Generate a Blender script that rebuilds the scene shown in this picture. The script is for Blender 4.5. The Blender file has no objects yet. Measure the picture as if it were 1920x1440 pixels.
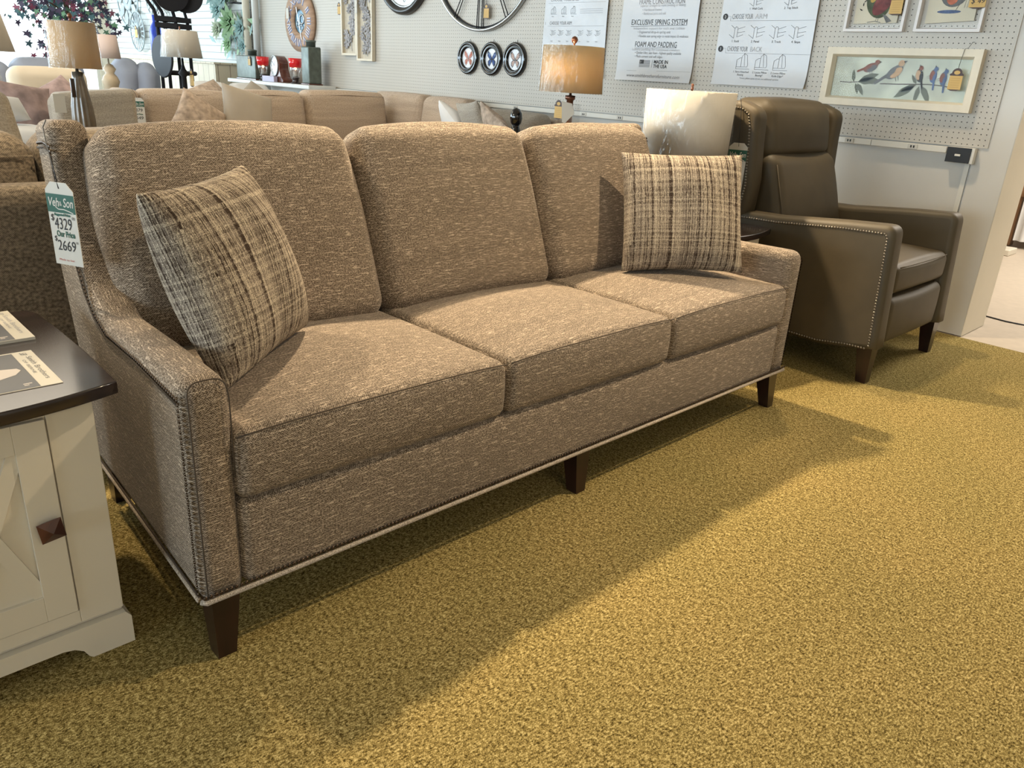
import bpy, math, random
from mathutils import Vector, Matrix
random.seed(7)
R = math.radians
SC = bpy.context.scene
COL = SC.collection
sin, cos, pi = math.sin, math.cos, math.pi
XW = 3.925                      # room-side face of the pegboard wall

# ------------------------------------------------------------------ materials
def newmat(name):
    m = bpy.data.materials.new(name); m.use_nodes = True
    nt = m.node_tree
    return m, nt, nt.nodes['Principled BSDF'], nt.nodes['Material Output']

def N(nt, typ, **kw):
    n = nt.nodes.new(typ)
    for k, v in kw.items():
        if k.startswith('i_'): n.inputs[k[2:].replace('_', ' ')].default_value = v
        elif k.startswith('n_'): n.inputs[int(k[2:])].default_value = v
        else: setattr(n, k, v)
    return n

def plain(name, col, rough=.6, metal=0., spec=.5, var=0., vscale=6., bump=0., bscale=60., bdist=.002, coat=0., trans=0., emit=None, estr=0., subsurf=0.):
    m, nt, b, o = newmat(name)
    b.inputs['Base Color'].default_value = (*col, 1)
    b.inputs['Roughness'].default_value = rough
    b.inputs['Metallic'].default_value = metal
    b.inputs['Specular IOR Level'].default_value = spec
    b.inputs['Coat Weight'].default_value = coat
    b.inputs['Transmission Weight'].default_value = trans
    if emit:
        b.inputs['Emission Color'].default_value = (*emit, 1); b.inputs['Emission Strength'].default_value = estr
    tc = N(nt, 'ShaderNodeTexCoord')
    if var > 0:
        nz = N(nt, 'ShaderNodeTexNoise', i_Scale=vscale, i_Detail=4.)
        nt.links.new(tc.outputs['Object'], nz.inputs['Vector'])
        rp = N(nt, 'ShaderNodeValToRGB')
        rp.color_ramp.elements[0].position = .3; rp.color_ramp.elements[1].position = .7
        rp.color_ramp.elements[0].color = (*[c*(1-var) for c in col], 1)
        rp.color_ramp.elements[1].color = (*[min(1, c*(1+var)) for c in col], 1)
        nt.links.new(nz.outputs['Fac'], rp.inputs['Fac']); nt.links.new(rp.outputs['Color'], b.inputs['Base Color'])
    if bump > 0:
        nb = N(nt, 'ShaderNodeTexNoise', i_Scale=bscale, i_Detail=3.)
        nt.links.new(tc.outputs['Object'], nb.inputs['Vector'])
        bp = N(nt, 'ShaderNodeBump', i_Strength=bump, i_Distance=bdist)
        nt.links.new(nb.outputs['Fac'], bp.inputs['Height']); nt.links.new(bp.outputs['Normal'], b.inputs['Normal'])
    return m

def ramp(nt, stops, interp='LINEAR'):
    r = N(nt, 'ShaderNodeValToRGB'); cr = r.color_ramp; cr.interpolation = interp
    while len(cr.elements) < len(stops): cr.elements.new(.5)
    for e, (p, c) in zip(cr.elements, stops):
        e.position = p; e.color = (*c, 1) if len(c) == 3 else c
    return r

def uvmap(nt, sx, sy, loc=(0, 0, 0)):
    tc = N(nt, 'ShaderNodeTexCoord'); mp = N(nt, 'ShaderNodeMapping')
    mp.inputs['Scale'].default_value = (sx, sy, 1); mp.inputs['Location'].default_value = loc
    nt.links.new(tc.outputs['UV'], mp.inputs['Vector'])
    return mp

def math_(nt, op, a, b=None, clamp=False):
    n = N(nt, 'ShaderNodeMath', operation=op, use_clamp=clamp)
    for i, s in enumerate((a, b)):
        if s is None: continue
        if isinstance(s, (int, float)): n.inputs[i].default_value = s
        else: nt.links.new(s, n.inputs[i])
    return n.outputs[0]

def mixc(nt, fac, a, b, mode='MIX'):
    n = N(nt, 'ShaderNodeMix', data_type='RGBA', blend_type=mode)
    for s, i in ((fac, 0), (a, 6), (b, 7)):
        if isinstance(s, (int, float)): n.inputs[i].default_value = s
        elif isinstance(s, tuple): n.inputs[i].default_value = (*s, 1)
        else: nt.links.new(s, n.inputs[i])
    return n.outputs[2]

def tweed(name, dark, mid, light, slub=.6, weave=300., streak=(32., 290.), bump=.35, pitch=.0052):
    """Woven upholstery: regular basket weave with pale slubs running along u."""
    m, nt, b, o = newmat(name)
    tc = N(nt, 'ShaderNodeTexCoord'); sp = N(nt, 'ShaderNodeSeparateXYZ'); nt.links.new(tc.outputs['UV'], sp.inputs[0])
    mpw = uvmap(nt, 60, 60); wob = N(nt, 'ShaderNodeTexNoise', i_Scale=1., i_Detail=1.); nt.links.new(mpw.outputs[0], wob.inputs['Vector'])
    ph = math_(nt, 'MULTIPLY', wob.outputs['Fac'], 5.)
    su = math_(nt, 'SINE', math_(nt, 'ADD', math_(nt, 'MULTIPLY', sp.outputs['X'], 2*pi/pitch), ph))
    sv = math_(nt, 'SINE', math_(nt, 'ADD', math_(nt, 'MULTIPLY', sp.outputs['Y'], 2*pi/(pitch*.85)), ph))
    g2 = math_(nt, 'ADD', math_(nt, 'MULTIPLY', math_(nt, 'MULTIPLY', su, sv), .5), .5)
    mp = uvmap(nt, weave*.8, weave)
    w = N(nt, 'ShaderNodeTexNoise', i_Scale=1., i_Detail=2.); nt.links.new(mp.outputs[0], w.inputs['Vector'])
    wv = math_(nt, 'ADD', math_(nt, 'MULTIPLY', g2, .26), math_(nt, 'MULTIPLY', w.outputs['Fac'], .74))
    mp2 = uvmap(nt, streak[0], streak[1], (3.1, 1.7, 0))
    s = N(nt, 'ShaderNodeTexNoise', i_Scale=1., i_Detail=2.); nt.links.new(mp2.outputs[0], s.inputs['Vector'])
    mp3 = uvmap(nt, 2.2, 30., (.3, 8.7, 0))
    g = N(nt, 'ShaderNodeTexNoise', i_Scale=1., i_Detail=2.); nt.links.new(mp3.outputs[0], g.inputs['Vector'])
    base = ramp(nt, [(.35, dark), (.5, mid), (.66, light)]); nt.links.new(wv, base.inputs['Fac'])
    sl = ramp(nt, [(.575, (0, 0, 0)), (.63, (slub,)*3)]); nt.links.new(s.outputs['Fac'], sl.inputs['Fac'])
    gl = ramp(nt, [(.3, (.88,)*3), (.7, (1.10,)*3)]); nt.links.new(g.outputs['Fac'], gl.inputs['Fac'])
    wr = ramp(nt, [(.40, (.25,)*3), (.56, (1,)*3)]); nt.links.new(wv, wr.inputs['Fac'])
    slf = mixc(nt, 1., sl.outputs['Color'], wr.outputs['Color'], 'MULTIPLY')
    c1 = mixc(nt, slf, base.outputs['Color'], tuple(min(1, x*1.6) for x in light))
    c2 = mixc(nt, 1., c1, gl.outputs['Color'], 'MULTIPLY')
    nt.links.new(c2, b.inputs['Base Color'])
    b.inputs['Roughness'].default_value = .9; b.inputs['Specular IOR Level'].default_value = .15
    b.inputs['Sheen Weight'].default_value = .10; b.inputs['Sheen Roughness'].default_value = .5
    if bump:
        bp = N(nt, 'ShaderNodeBump', i_Strength=bump, i_Distance=.002)
        nt.links.new(wv, bp.inputs['Height']); nt.links.new(bp.outputs['Normal'], b.inputs['Normal'])
    return m

def plaid(name):
    m, nt, b, o = newmat(name)
    cream, taupe, brown, gold = (.55, .47, .36), (.25, .205, .165), (.060, .042, .031), (.36, .27, .13)
    def bands(axis, scale, off):
        tc = N(nt, 'ShaderNodeTexCoord'); sp = N(nt, 'ShaderNodeSeparateXYZ'); nt.links.new(tc.outputs['UV'], sp.inputs[0])
        mpj = uvmap(nt, 40 if axis else 160, 160 if axis else 40); j = N(nt, 'ShaderNodeTexNoise', i_Scale=1., i_Detail=2.); nt.links.new(mpj.outputs[0], j.inputs['Vector'])
        v = math_(nt, 'MULTIPLY', math_(nt, 'ADD', sp.outputs[axis], math_(nt, 'MULTIPLY', j.outputs['Fac'], .009)), scale)
        n = N(nt, 'ShaderNodeTexNoise', noise_dimensions='1D', i_Scale=1., i_Detail=3., i_Roughness=.75)
        nt.links.new(math_(nt, 'ADD', v, off), n.inputs['W']); return n.outputs['Fac']
    a = bands(0, 62., 3.3); h = bands(1, 40., 11.7)
    ra = ramp(nt, [(.0, brown), (.42, brown), (.445, taupe), (.485, cream), (.52, brown), (.535, taupe), (.565, cream), (.66, taupe)], 'CONSTANT')
    rh = ramp(nt, [(.0, brown), (.41, brown), (.44, taupe), (.52, cream), (.60, brown)], 'CONSTANT')
    nt.links.new(a, ra.inputs['Fac']); nt.links.new(h, rh.inputs['Fac'])
    mp = uvmap(nt, 330, 110); w = N(nt, 'ShaderNodeTexNoise', i_Scale=1., i_Detail=2.); nt.links.new(mp.outputs[0], w.inputs['Vector'])
    f = ramp(nt, [(.40, (.0,)*3), (.60, (.62,)*3)]); nt.links.new(w.outputs['Fac'], f.inputs['Fac'])
    c = mixc(nt, f.outputs['Color'], ra.outputs['Color'], rh.outputs['Color'])
    mp2 = uvmap(nt, 500, 500); w2 = N(nt, 'ShaderNodeTexNoise', i_Scale=1., i_Detail=1.); nt.links.new(mp2.outputs[0], w2.inputs['Vector'])
    k = ramp(nt, [(.38, (.45,)*3), (.6, (1.2,)*3)]); nt.links.new(w2.outputs['Fac'], k.inputs['Fac'])
    c = mixc(nt, 1., c, k.outputs['Color'], 'MULTIPLY')
    nt.links.new(c, b.inputs['Base Color']); b.inputs['Roughness'].default_value = .95; b.inputs['Specular IOR Level'].default_value = .1
    bp = N(nt, 'ShaderNodeBump', i_Strength=.5, i_Distance=.002); nt.links.new(w.outputs['Fac'], bp.inputs['Height']); nt.links.new(bp.outputs['Normal'], b.inputs['Normal'])
    return m

def carpet(name):
    m, nt, b, o = newmat(name)
    tc = N(nt, 'ShaderNodeTexCoord')
    def nz(scale, det=2., rot=0., sx=1., sy=1.):
        mp = N(nt, 'ShaderNodeMapping'); mp.inputs['Rotation'].default_value = (0, 0, rot); mp.inputs['Scale'].default_value = (sx, sy, 1)
        nt.links.new(tc.outputs['Object'], mp.inputs['Vector'])
        n = N(nt, 'ShaderNodeTexNoise', i_Scale=scale, i_Detail=det, i_Roughness=.65); nt.links.new(mp.outputs[0], n.inputs['Vector']); return n.outputs['Fac']
    a = nz(130., 3., .35, 1., 1.9); c = nz(300., 2., -.5, 1.6, 1.); d = nz(62., 2., .9, 1.7, 1.); g = nz(1.6, 3.)
    s = math_(nt, 'ADD', math_(nt, 'ADD', math_(nt, 'MULTIPLY', a, .45), math_(nt, 'MULTIPLY', c, .33)), math_(nt, 'MULTIPLY', d, .22))
    r = ramp(nt, [(.40, (.040, .027, .007)), (.46, (.150, .110, .035)), (.52, (.300, .228, .082)), (.60, (.60, .49, .225))])
    nt.links.new(s, r.inputs['Fac'])
    gr = ramp(nt, [(.3, (.9, .92, .9)), (.7, (1.08, 1.05, 1.05))]); nt.links.new(g, gr.inputs['Fac'])
    nt.links.new(mixc(nt, 1., r.outputs['Color'], gr.outputs['Color'], 'MULTIPLY'), b.inputs['Base Color'])
    b.inputs['Roughness'].default_value = 1.; b.inputs['Specular IOR Level'].default_value = .05
    bp = N(nt, 'ShaderNodeBump', i_Strength=.4, i_Distance=.004); nt.links.new(s, bp.inputs['Height']); nt.links.new(bp.outputs['Normal'], b.inputs['Normal'])
    return m

def pegboard(name):
    m, nt, b, o = newmat(name)
    tc = N(nt, 'ShaderNodeTexCoord'); sp = N(nt, 'ShaderNodeSeparateXYZ'); nt.links.new(tc.outputs['Object'], sp.inputs[0])
    def cell(s, off):
        q = math_(nt, 'DIVIDE', math_(nt, 'SUBTRACT', s, off), .0254)
        fr = math_(nt, 'SUBTRACT', math_(nt, 'FRACT', math_(nt, 'ADD', q, 100.5)), .5)
        return math_(nt, 'MULTIPLY', fr, fr)
    d = math_(nt, 'SQRT', math_(nt, 'ADD', cell(sp.outputs['Y'], .71916), cell(sp.outputs['Z'], .94406)))
    hole = ramp(nt, [(.088, (1, 1, 1)), (.112, (0, 0, 0))]); nt.links.new(d, hole.inputs['Fac'])
    nz = N(nt, 'ShaderNodeTexNoise', i_Scale=240., i_Detail=2.); nt.links.new(tc.outputs['Object'], nz.inputs['Vector'])
    rp = ramp(nt, [(.3, (.49, .455, .40)), (.7, (.57, .535, .475))]); nt.links.new(nz.outputs['Fac'], rp.inputs['Fac'])
    nt.links.new(mixc(nt, hole.outputs['Color'], rp.outputs['Color'], (.012, .009, .006)), b.inputs['Base Color'])
    b.inputs['Roughness'].default_value = .55
    inv = math_(nt, 'SUBTRACT', 1., hole.outputs['Color'])
    bp = N(nt, 'ShaderNodeBump', i_Strength=.6, i_Distance=.003); nt.links.new(inv, bp.inputs['Height']); nt.links.new(bp.outputs['Normal'], b.inputs['Normal'])
    return m

def stripes(name, col, gap, axis, period, width=.06, off=0., rough=.6):
    """Boards separated by thin grooves along one object axis."""
    m, nt, b, o = newmat(name)
    tc = N(nt, 'ShaderNodeTexCoord'); sp = N(nt, 'ShaderNodeSeparateXYZ'); nt.links.new(tc.outputs['Object'], sp.inputs[0])
    src = math_(nt, 'ADD', sp.outputs['X'], sp.outputs['Y']) if axis == 'Y' else sp.outputs[axis]
    q = math_(nt, 'FRACT', math_(nt, 'ADD', math_(nt, 'DIVIDE', src, period), 50.+off))
    g = math_(nt, 'LESS_THAN', q, width)
    nz = N(nt, 'ShaderNodeTexNoise', i_Scale=5., i_Detail=4.); nt.links.new(tc.outputs['Object'], nz.inputs['Vector'])
    rp = ramp(nt, [(.3, tuple(c*.88 for c in col)), (.7, col)]); nt.links.new(nz.outputs['Fac'], rp.inputs['Fac'])
    nt.links.new(mixc(nt, g, rp.outputs['Color'], gap), b.inputs['Base Color']); b.inputs['Roughness'].default_value = rough
    return m

def wood(name, c1, c2, rough=.3, scale=(3., 30., 30.), coat=0.):
    m, nt, b, o = newmat(name)
    tc = N(nt, 'ShaderNodeTexCoord'); mp = N(nt, 'ShaderNodeMapping'); mp.inputs['Scale'].default_value = scale
    nt.links.new(tc.outputs['Object'], mp.inputs['Vector'])
    nz = N(nt, 'ShaderNodeTexNoise', i_Scale=1., i_Detail=5., i_Distortion=.6); nt.links.new(mp.outputs[0], nz.inputs['Vector'])
    rp = ramp(nt, [(.35, c1), (.65, c2)]); nt.links.new(nz.outputs['Fac'], rp.inputs['Fac']); nt.links.new(rp.outputs['Color'], b.inputs['Base Color'])
    b.inputs['Roughness'].default_value = rough; b.inputs['Coat Weight'].default_value = coat; b.inputs['Coat Roughness'].default_value = .15
    return m

def filmy(name, fac=.1, rough=.12, wrinkle=True, col=(1, 1, 1)):
    """Clear film or pane: mostly see-through with a glossy skin."""
    m, nt, b, o = newmat(name); nt.nodes.remove(b)
    t = N(nt, 'ShaderNodeBsdfTransparent'); g = N(nt, 'ShaderNodeBsdfGlossy', i_Roughness=rough)
    t.inputs['Color'].default_value = (*col, 1)
    mx = N(nt, 'ShaderNodeMixShader'); lw = N(nt, 'ShaderNodeLayerWeight', i_Blend=.25)
    f = math_(nt, 'ADD', math_(nt, 'MULTIPLY', lw.outputs['Facing'], fac*2.), fac*.6, True)
    nt.links.new(f, mx.inputs[0]); nt.links.new(t.outputs[0], mx.inputs[1]); nt.links.new(g.outputs[0], mx.inputs[2]); nt.links.new(mx.outputs[0], o.inputs['Surface'])
    if wrinkle:
        tc = N(nt, 'ShaderNodeTexCoord'); mp = N(nt, 'ShaderNodeMapping'); mp.inputs['Scale'].default_value = (14, 14, 3.5)
        nt.links.new(tc.outputs['Object'], mp.inputs['Vector'])
        nz = N(nt, 'ShaderNodeTexNoise', i_Scale=1., i_Detail=3., i_Distortion=2.2); nt.links.new(mp.outputs[0], nz.inputs['Vector'])
        bp = N(nt, 'ShaderNodeBump', i_Strength=.8, i_Distance=.03); nt.links.new(nz.outputs['Fac'], bp.inputs['Height'])
        nt.links.new(bp.outputs['Normal'], g.inputs['Normal'])
    return m

def glow(name, col, strength):
    m, nt, b, o = newmat(name); nt.nodes.remove(b)
    e = N(nt, 'ShaderNodeEmission'); e.inputs['Color'].default_value = (*col, 1); e.inputs['Strength'].default_value = strength
    nt.links.new(e.outputs[0], o.inputs['Surface']); return m

M = {}
M['sofa'] = tweed('sofa_tweed', (.045, .031, .021), (.180, .140, .103), (.39, .32, .25), slub=.8, bump=.4)
M['plaid'] = plaid('plaid_weave')
M['sectional'] = tweed('sectional_cloth', (.33, .26, .20), (.44, .355, .28), (.54, .445, .36), slub=.05, weave=160., bump=.15)
M['greycloth'] = tweed('grey_beige_cloth', (.28, .25, .21), (.38, .34, .285), (.47, .42, .36), slub=.1, weave=160., bump=.1)
M['brown_cloth'] = tweed('brown_chenille', (.085, .068, .050), (.190, .152, .110), (.31, .25, .18), slub=.05, weave=130., bump=.2)
M['cream_cloth'] = plain('cream_cloth', (.62, .54, .42), .95, var=.05)
M['blue_cloth'] = plain('blue_grey_cloth', (.33, .35, .42), .95, var=.08)
M['white_cloth'] = plain('white_cloth', (.72, .72, .72), .95, var=.05)
M['pink_cloth'] = plain('dusty_pink_print', (.34, .25, .24), .95, var=.35, vscale=14.)
M['sketch_cloth'] = plain('sketch_print_cloth', (.42, .33, .26), .95, var=.35, vscale=30.)
M['putty_cloth'] = plain('putty_cloth', (.40, .35, .29), .95, var=.06)
M['leather'] = plain('olive_brown_leather', (.080, .061, .034), .56, var=.10, vscale=9., bump=.12, bscale=240., bdist=.001)
M['carpet'] = carpet('olive_gold_carpet')
M['peg'] = pegboard('pegboard_panel')
M['slat'] = stripes('slatwall_boards', (.70, .72, .70), (.30, .32, .32), 'Z', .075, .12)
M['wallpaint'] = plain('warm_grey_paint', (.64, .61, .56), .6, var=.02, bump=.05, bscale=30.)
M['creampaint'] = plain('cream_paint', (.72, .66, .54), .55, var=.02)
M['ceil'] = plain('ceiling_white', (.75, .73, .68), .9)
M['lino'] = plain('beige_sheet_floor', (.52, .44, .35), .5, var=.05, vscale=20.)
M['railwhite'] = plain('off_white_plastic', (.72, .69, .62), .35)
M['mahog'] = wood('mahogany_legs', (.012, .004, .003), (.022, .007, .005), .30, (30, 30, 4), .3)
M['espresso'] = wood('espresso_top', (.014, .009, .009), (.026, .016, .015), .22, (3, 40, 40), .45)
M['whitewood'] = plain('antique_white_paint', (.68, .63, .53), .45, var=.015)
M['knob'] = wood('rustic_bronze_knob', (.045, .012, .006), (.09, .028, .014), .35, (30, 30, 30))
M['bronze'] = plain('antique_bronze_nails', (.060, .040, .026), .32, .85)
M['nickel'] = plain('pewter_nails', (.25, .22, .18), .30, .9)
M['seam'] = plain('dark_brown_thread', (.065, .048, .034), .95)
M['welt'] = tweed('welt_tweed', (.20, .16, .12), (.40, .33, .26), (.58, .50, .41), slub=.2, bump=.2)
M['card'] = plain('white_card', (.60, .57, .51), .6)
M['green'] = plain('deep_green_print', (.008, .085, .052), .5)
M['ink'] = plain('black_ink', (.012, .012, .014), .6)
M['grayink'] = plain('grey_ink', (.22, .22, .23), .6)
M['paleink'] = plain('pale_grey_ink', (.42, .42, .44), .6)
M['redink'] = plain('red_ink', (.45, .05, .03), .6)
M['poster'] = plain('glossy_poster_white', (.60, .61, .63), .28, var=.02, bump=.25, bscale=5., bdist=.02)
M['black'] = plain('satin_black', (.010, .010, .011), .5)
M['gloss'] = plain('gloss_black', (.006, .006, .007), .08, coat=.5)
M['iron'] = plain('black_iron', (.014, .014, .017), .6, 0., .2)
M['gunmetal'] = plain('dark_clock_rim', (.030, .026, .024), .3)
M['silver'] = plain('brushed_silver', (.45, .47, .48), .3, .9)
M['face'] = plain('clock_face_white', (.74, .75, .78), .4)
M['tagwood'] = plain('amber_tag_card', (.60, .38, .12), .6)
M['tagtop'] = plain('dark_tag_crest', (.045, .014, .008), .5)
M['tagline'] = plain('tag_rule_line', (.32, .17, .05), .6)
M['pineframe'] = plain('whitewashed_frame', (.72, .64, .50), .5, var=.05, vscale=12.)
M['pinkwhite'] = plain('pale_white_frame', (.72, .68, .66), .45)
M['aqua'] = plain('aqua_print_ground', (.52, .55, .45), .7, var=.22, vscale=9.)
M['paper'] = plain('aged_paper', (.60, .55, .43), .8, var=.06)
M['leafprint'] = plain('sage_leaf_print', (.13, .14, .10), .7)
M['branch'] = plain('branch_print', (.09, .075, .06), .7)
M['b_rust'] = plain('rust_print', (.20, .065, .035), .7, var=.3, vscale=40.)
M['b_buff'] = plain('buff_print', (.52, .33, .18), .7, var=.15, vscale=40.)
M['b_blue'] = plain('blue_print', (.07, .11, .22), .7, var=.3, vscale=40.)
M['b_grey'] = plain('grey_print', (.13, .13, .13), .7, var=.3, vscale=40.)
M['b_green'] = plain('bird_green_print', (.06, .08, .035), .7, var=.4, vscale=40.)
M['b_gold'] = plain('bird_gold_print', (.45, .28, .05), .7)
M['b_wine'] = plain('bird_wine_print', (.15, .03, .03), .7, var=.5, vscale=40.)
M['b_dark'] = plain('bird_dark_print', (.02, .018, .016), .7)
M['b_rose'] = plain('butterfly_rose', (.46, .13, .07), .7, var=.3, vscale=60.)
M['b_navy'] = plain('butterfly_blue', (.03, .08, .26), .7, var=.4, vscale=60.)
M['b_tan'] = plain('butterfly_tan', (.42, .26, .20), .7, var=.3, vscale=60.)
M['clockwood'] = wood('weathered_plank', (.36, .22, .14), (.50, .33, .22), .7, (4, 4, 40))
M['numeral'] = plain('slate_blue_numeral', (.10, .11, .22), .5)
M['numtop'] = plain('whitewash_numeral', (.62, .60, .66), .5)
M['mechblue'] = plain('blue_gear_face', (.22, .40, .55), .4, var=.7, vscale=25.)
M['carved'] = plain('grey_carved_petals', (.36, .35, .36), .6, var=.3, vscale=20.)
M['raffia'] = plain('raffia_backing', (.58, .52, .42), .8, var=.08, vscale=30.)
M['succ1'] = plain('succulent_green', (.26, .42, .24), .5, var=.2)
M['succ2'] = plain('succulent_blue', (.30, .46, .46), .5, var=.2)
M['succ3'] = plain('succulent_pale', (.50, .58, .44), .5, var=.2)
M['galv'] = plain('galvanised_green_tin', (.12, .14, .12), .45, .4, var=.25, vscale=18.)
M['redglass'] = plain('red_glass', (.62, .012, .018), .1, coat=.4, emit=(.9, .03, .03), estr=.12)
M['flame'] = glow('candle_glow', (1., .62, .3), 5.)
M['clearglass'] = filmy('clear_glass', .16, .05, False)
M['mclock'] = wood('cherry_clock_case', (.085, .022, .012), (.14, .042, .022), .25, (20, 20, 4), .4)
M['lilac'] = plain('lilac_box_card', (.50, .47, .62), .5)
M['linen'] = plain('linen_shade', (.52, .46, .37), .9, bump=.15, bscale=220.)
M['whiteshade'] = plain('white_linen_shade', (.47, .44, .385), .9, bump=.1, bscale=220.)
M['tanshade'] = plain('tan_linen_shade', (.52, .36, .21), .9, bump=.15, bscale=220.)
M['pinkshade'] = plain('blush_shade', (.62, .49, .44), .9)
M['film'] = filmy('plastic_wrap', .055, .16, True)
M['pane'] = filmy('picture_glass', .010, .03, False)
M['ribglass'] = plain('smoky_ribbed_glass', (.150, .122, .092), .22, coat=.15, var=.35, vscale=10.)
M['turned'] = plain('turned_wood_base', (.48, .38, .26), .5, var=.2)
M['copper'] = plain('copper_finial', (.22, .09, .05), .3, .6)
M['shelfwhite'] = plain('white_shelf_paint', (.70, .71, .69), .4)
M['planks'] = stripes('pale_vertical_planks', (.66, .58, .44), (.25, .18, .12), 'Y', .14, .05)
M['leafred'] = plain('leaf_burgundy', (.22, .05, .09), .6, var=.4)
M['leafteal'] = plain('leaf_teal', (.07, .15, .17), .6, var=.4)
M['leafgreen'] = plain('leaf_green', (.13, .26, .15), .6, var=.4)
M['leafdark'] = plain('leaf_plum', (.055, .04, .08), .6, var=.4)
M['bark'] = plain('bark', (.12, .08, .05), .9)
M['bluelight'] = plain('cobalt_plastic', (.02, .06, .5), .25)
M['greymetal'] = plain('pale_grey_metal', (.34, .40, .42), .5, .3, var=.2, vscale=12.)
M['oak'] = wood('oak_bench', (.22, .11, .05), (.33, .18, .08), .5, (20, 20, 4))
M['brgrey'] = plain('brochure_grey_photo', (.13, .135, .15), .4, var=.1)
M['brsofa'] = plain('brochure_pale_sofa', (.62, .56, .52), .4)
M['magpaper'] = plain('brochure_paper', (.68, .64, .55), .35)
M['sky'] = glow('daylight_outside', (.84, .93, 1.0), 2.4)

# ------------------------------------------------------------------ mesh builder
class MB:
    def __init__(s): s.v = []; s.uc = []; s.f = []; s.m = []; s.sm = []; s.tu = []; s.mats = []
    def mi(s, m):
        if m not in s.mats: s.mats.append(m)
        return s.mats.index(m)
    def add(s, vs, fs, m, smooth=True, tf=None, topu='x'):
        o = len(s.v); k = s.mi(m)
        s.uc += [tuple(p) for p in vs]
        s.v += [tuple(tf(*p)) for p in vs] if tf else [tuple(p) for p in vs]
        for f in fs:
            s.f.append([o+i for i in f]); s.m.append(k); s.sm.append(smooth); s.tu.append(topu)
        return s
    def build(s, name, parent=None, org=None, at=(0, 0, 0)):
        if org is None:
            org = Vector((0, 0, 0)); p = parent
            while p is not None: org = org + Vector(p.location); p = p.parent
            if parent is None: org = Vector(at)
        me = bpy.data.meshes.new(name)
        me.from_pydata([tuple(Vector(p)-org) for p in s.v], [], s.f)
        for m in s.mats: me.materials.append(M[m])
        me.polygons.foreach_set('material_index', s.m); me.polygons.foreach_set('use_smooth', s.sm)
        uv = me.uv_layers.new(name='UVMap').data
        for pi_, poly in enumerate(me.polygons):
            c = [Vector(s.uc[i]) for i in s.f[pi_]]
            n = Vector((0, 0, 0))
            for i in range(len(c)):
                a, b = c[i], c[(i+1) % len(c)]
                n += Vector(((a.y-b.y)*(a.z+b.z), (a.z-b.z)*(a.x+b.x), (a.x-b.x)*(a.y+b.y)))
            ax = max(range(3), key=lambda i: abs(n[i]))
            for li, q in zip(poly.loop_indices, c):
                if ax == 0: uv[li].uv = (q.y, q.z)
                elif ax == 1: uv[li].uv = (q.x, q.z)
                else: uv[li].uv = (q.x, q.y) if s.tu[pi_] == 'x' else (q.y, q.x)
        me.update()
        o = bpy.data.objects.new(name, me); COL.objects.link(o)
        if parent is not None: o.parent = parent
        else: o.location = org
        return o

def thing(name, label, cat, loc=(0, 0, 0), group=None):
    o = bpy.data.objects.new(name, None); COL.objects.link(o); o.location = loc; o.empty_display_size = .1
    return tag(o, label, cat, group)
def tag(o, label, cat, group=None, kind=None):
    o['label'] = label; o['category'] = cat
    if group: o['group'] = group
    if kind: o['kind'] = kind
    return o
def struct(o):
    o['kind'] = 'structure'; return o

# ------------------------------------------------------------------ shapes
def grid_axis(h, r, n, k):
    if r <= 1e-6: return [-h+2*h*i/n for i in range(n+1)]
    a = [-(h-r)+2*(h-r)*i/n for i in range(n+1)]
    ex = [h-r+r*math.tan(pi/4*(i+1)/k) for i in range(k)]
    return [-e for e in reversed(ex)] + a + ex
def softbox(mb, c, h, r, m, n=(1, 1, 1), crown=(0, 0, 0), k=3, tf=None, smooth=True, topu='x', post=None):
    ax = [grid_axis(h[i], r, n[i], k) for i in range(3)]
    L = [len(a)-1 for a in ax]; idx = {}; vs = []
    def vert(i, j, l):
        key = (i, j, l)
        if key in idx: return idx[key]
        p = Vector((ax[0][i], ax[1][j], ax[2][l]))
        q = Vector([max(-(h[a]-r), min(h[a]-r, p[a])) for a in range(3)])
        d = p-q
        pos = q+d.normalized()*r if d.length > 1e-9 and r > 0 else p
        t = [p[a]/h[a] for a in range(3)]
        for a in range(3):
            if crown[a]:
                u, w = t[(a+1) % 3], t[(a+2) % 3]
                pos[a] += crown[a]*math.copysign(abs(t[a])**3, t[a])*max(0, 1-u*u)*max(0, 1-w*w)
        if post: pos = Vector(post(pos, t))
        idx[key] = len(vs); vs.append((pos.x+c[0], pos.y+c[1], pos.z+c[2])); return idx[key]
    fs = []
    for a in range(3):
        b, d = (a+1) % 3, (a+2) % 3
        for side in (0, L[a]):
            for i in range(L[b]):
                for j in range(L[d]):
                    qs = []
                    for (ii, jj) in ((i, j), (i+1, j), (i+1, j+1), (i, j+1)):
                        key = [0, 0, 0]; key[a] = side; key[b] = ii; key[d] = jj; qs.append(vert(*key))
                    fs.append(qs if side else qs[::-1])
    return mb.add(vs, fs, m, smooth, tf, topu)
def box(mb, lo, hi, m, tf=None, bev=0., topu='x'):
    c = [(a+b)/2 for a, b in zip(lo, hi)]; h = [abs(b-a)/2 for a, b in zip(lo, hi)]
    return softbox(mb, c, h, min(bev, min(h)*.98), m, k=1, tf=tf, smooth=False, topu=topu)
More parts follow.
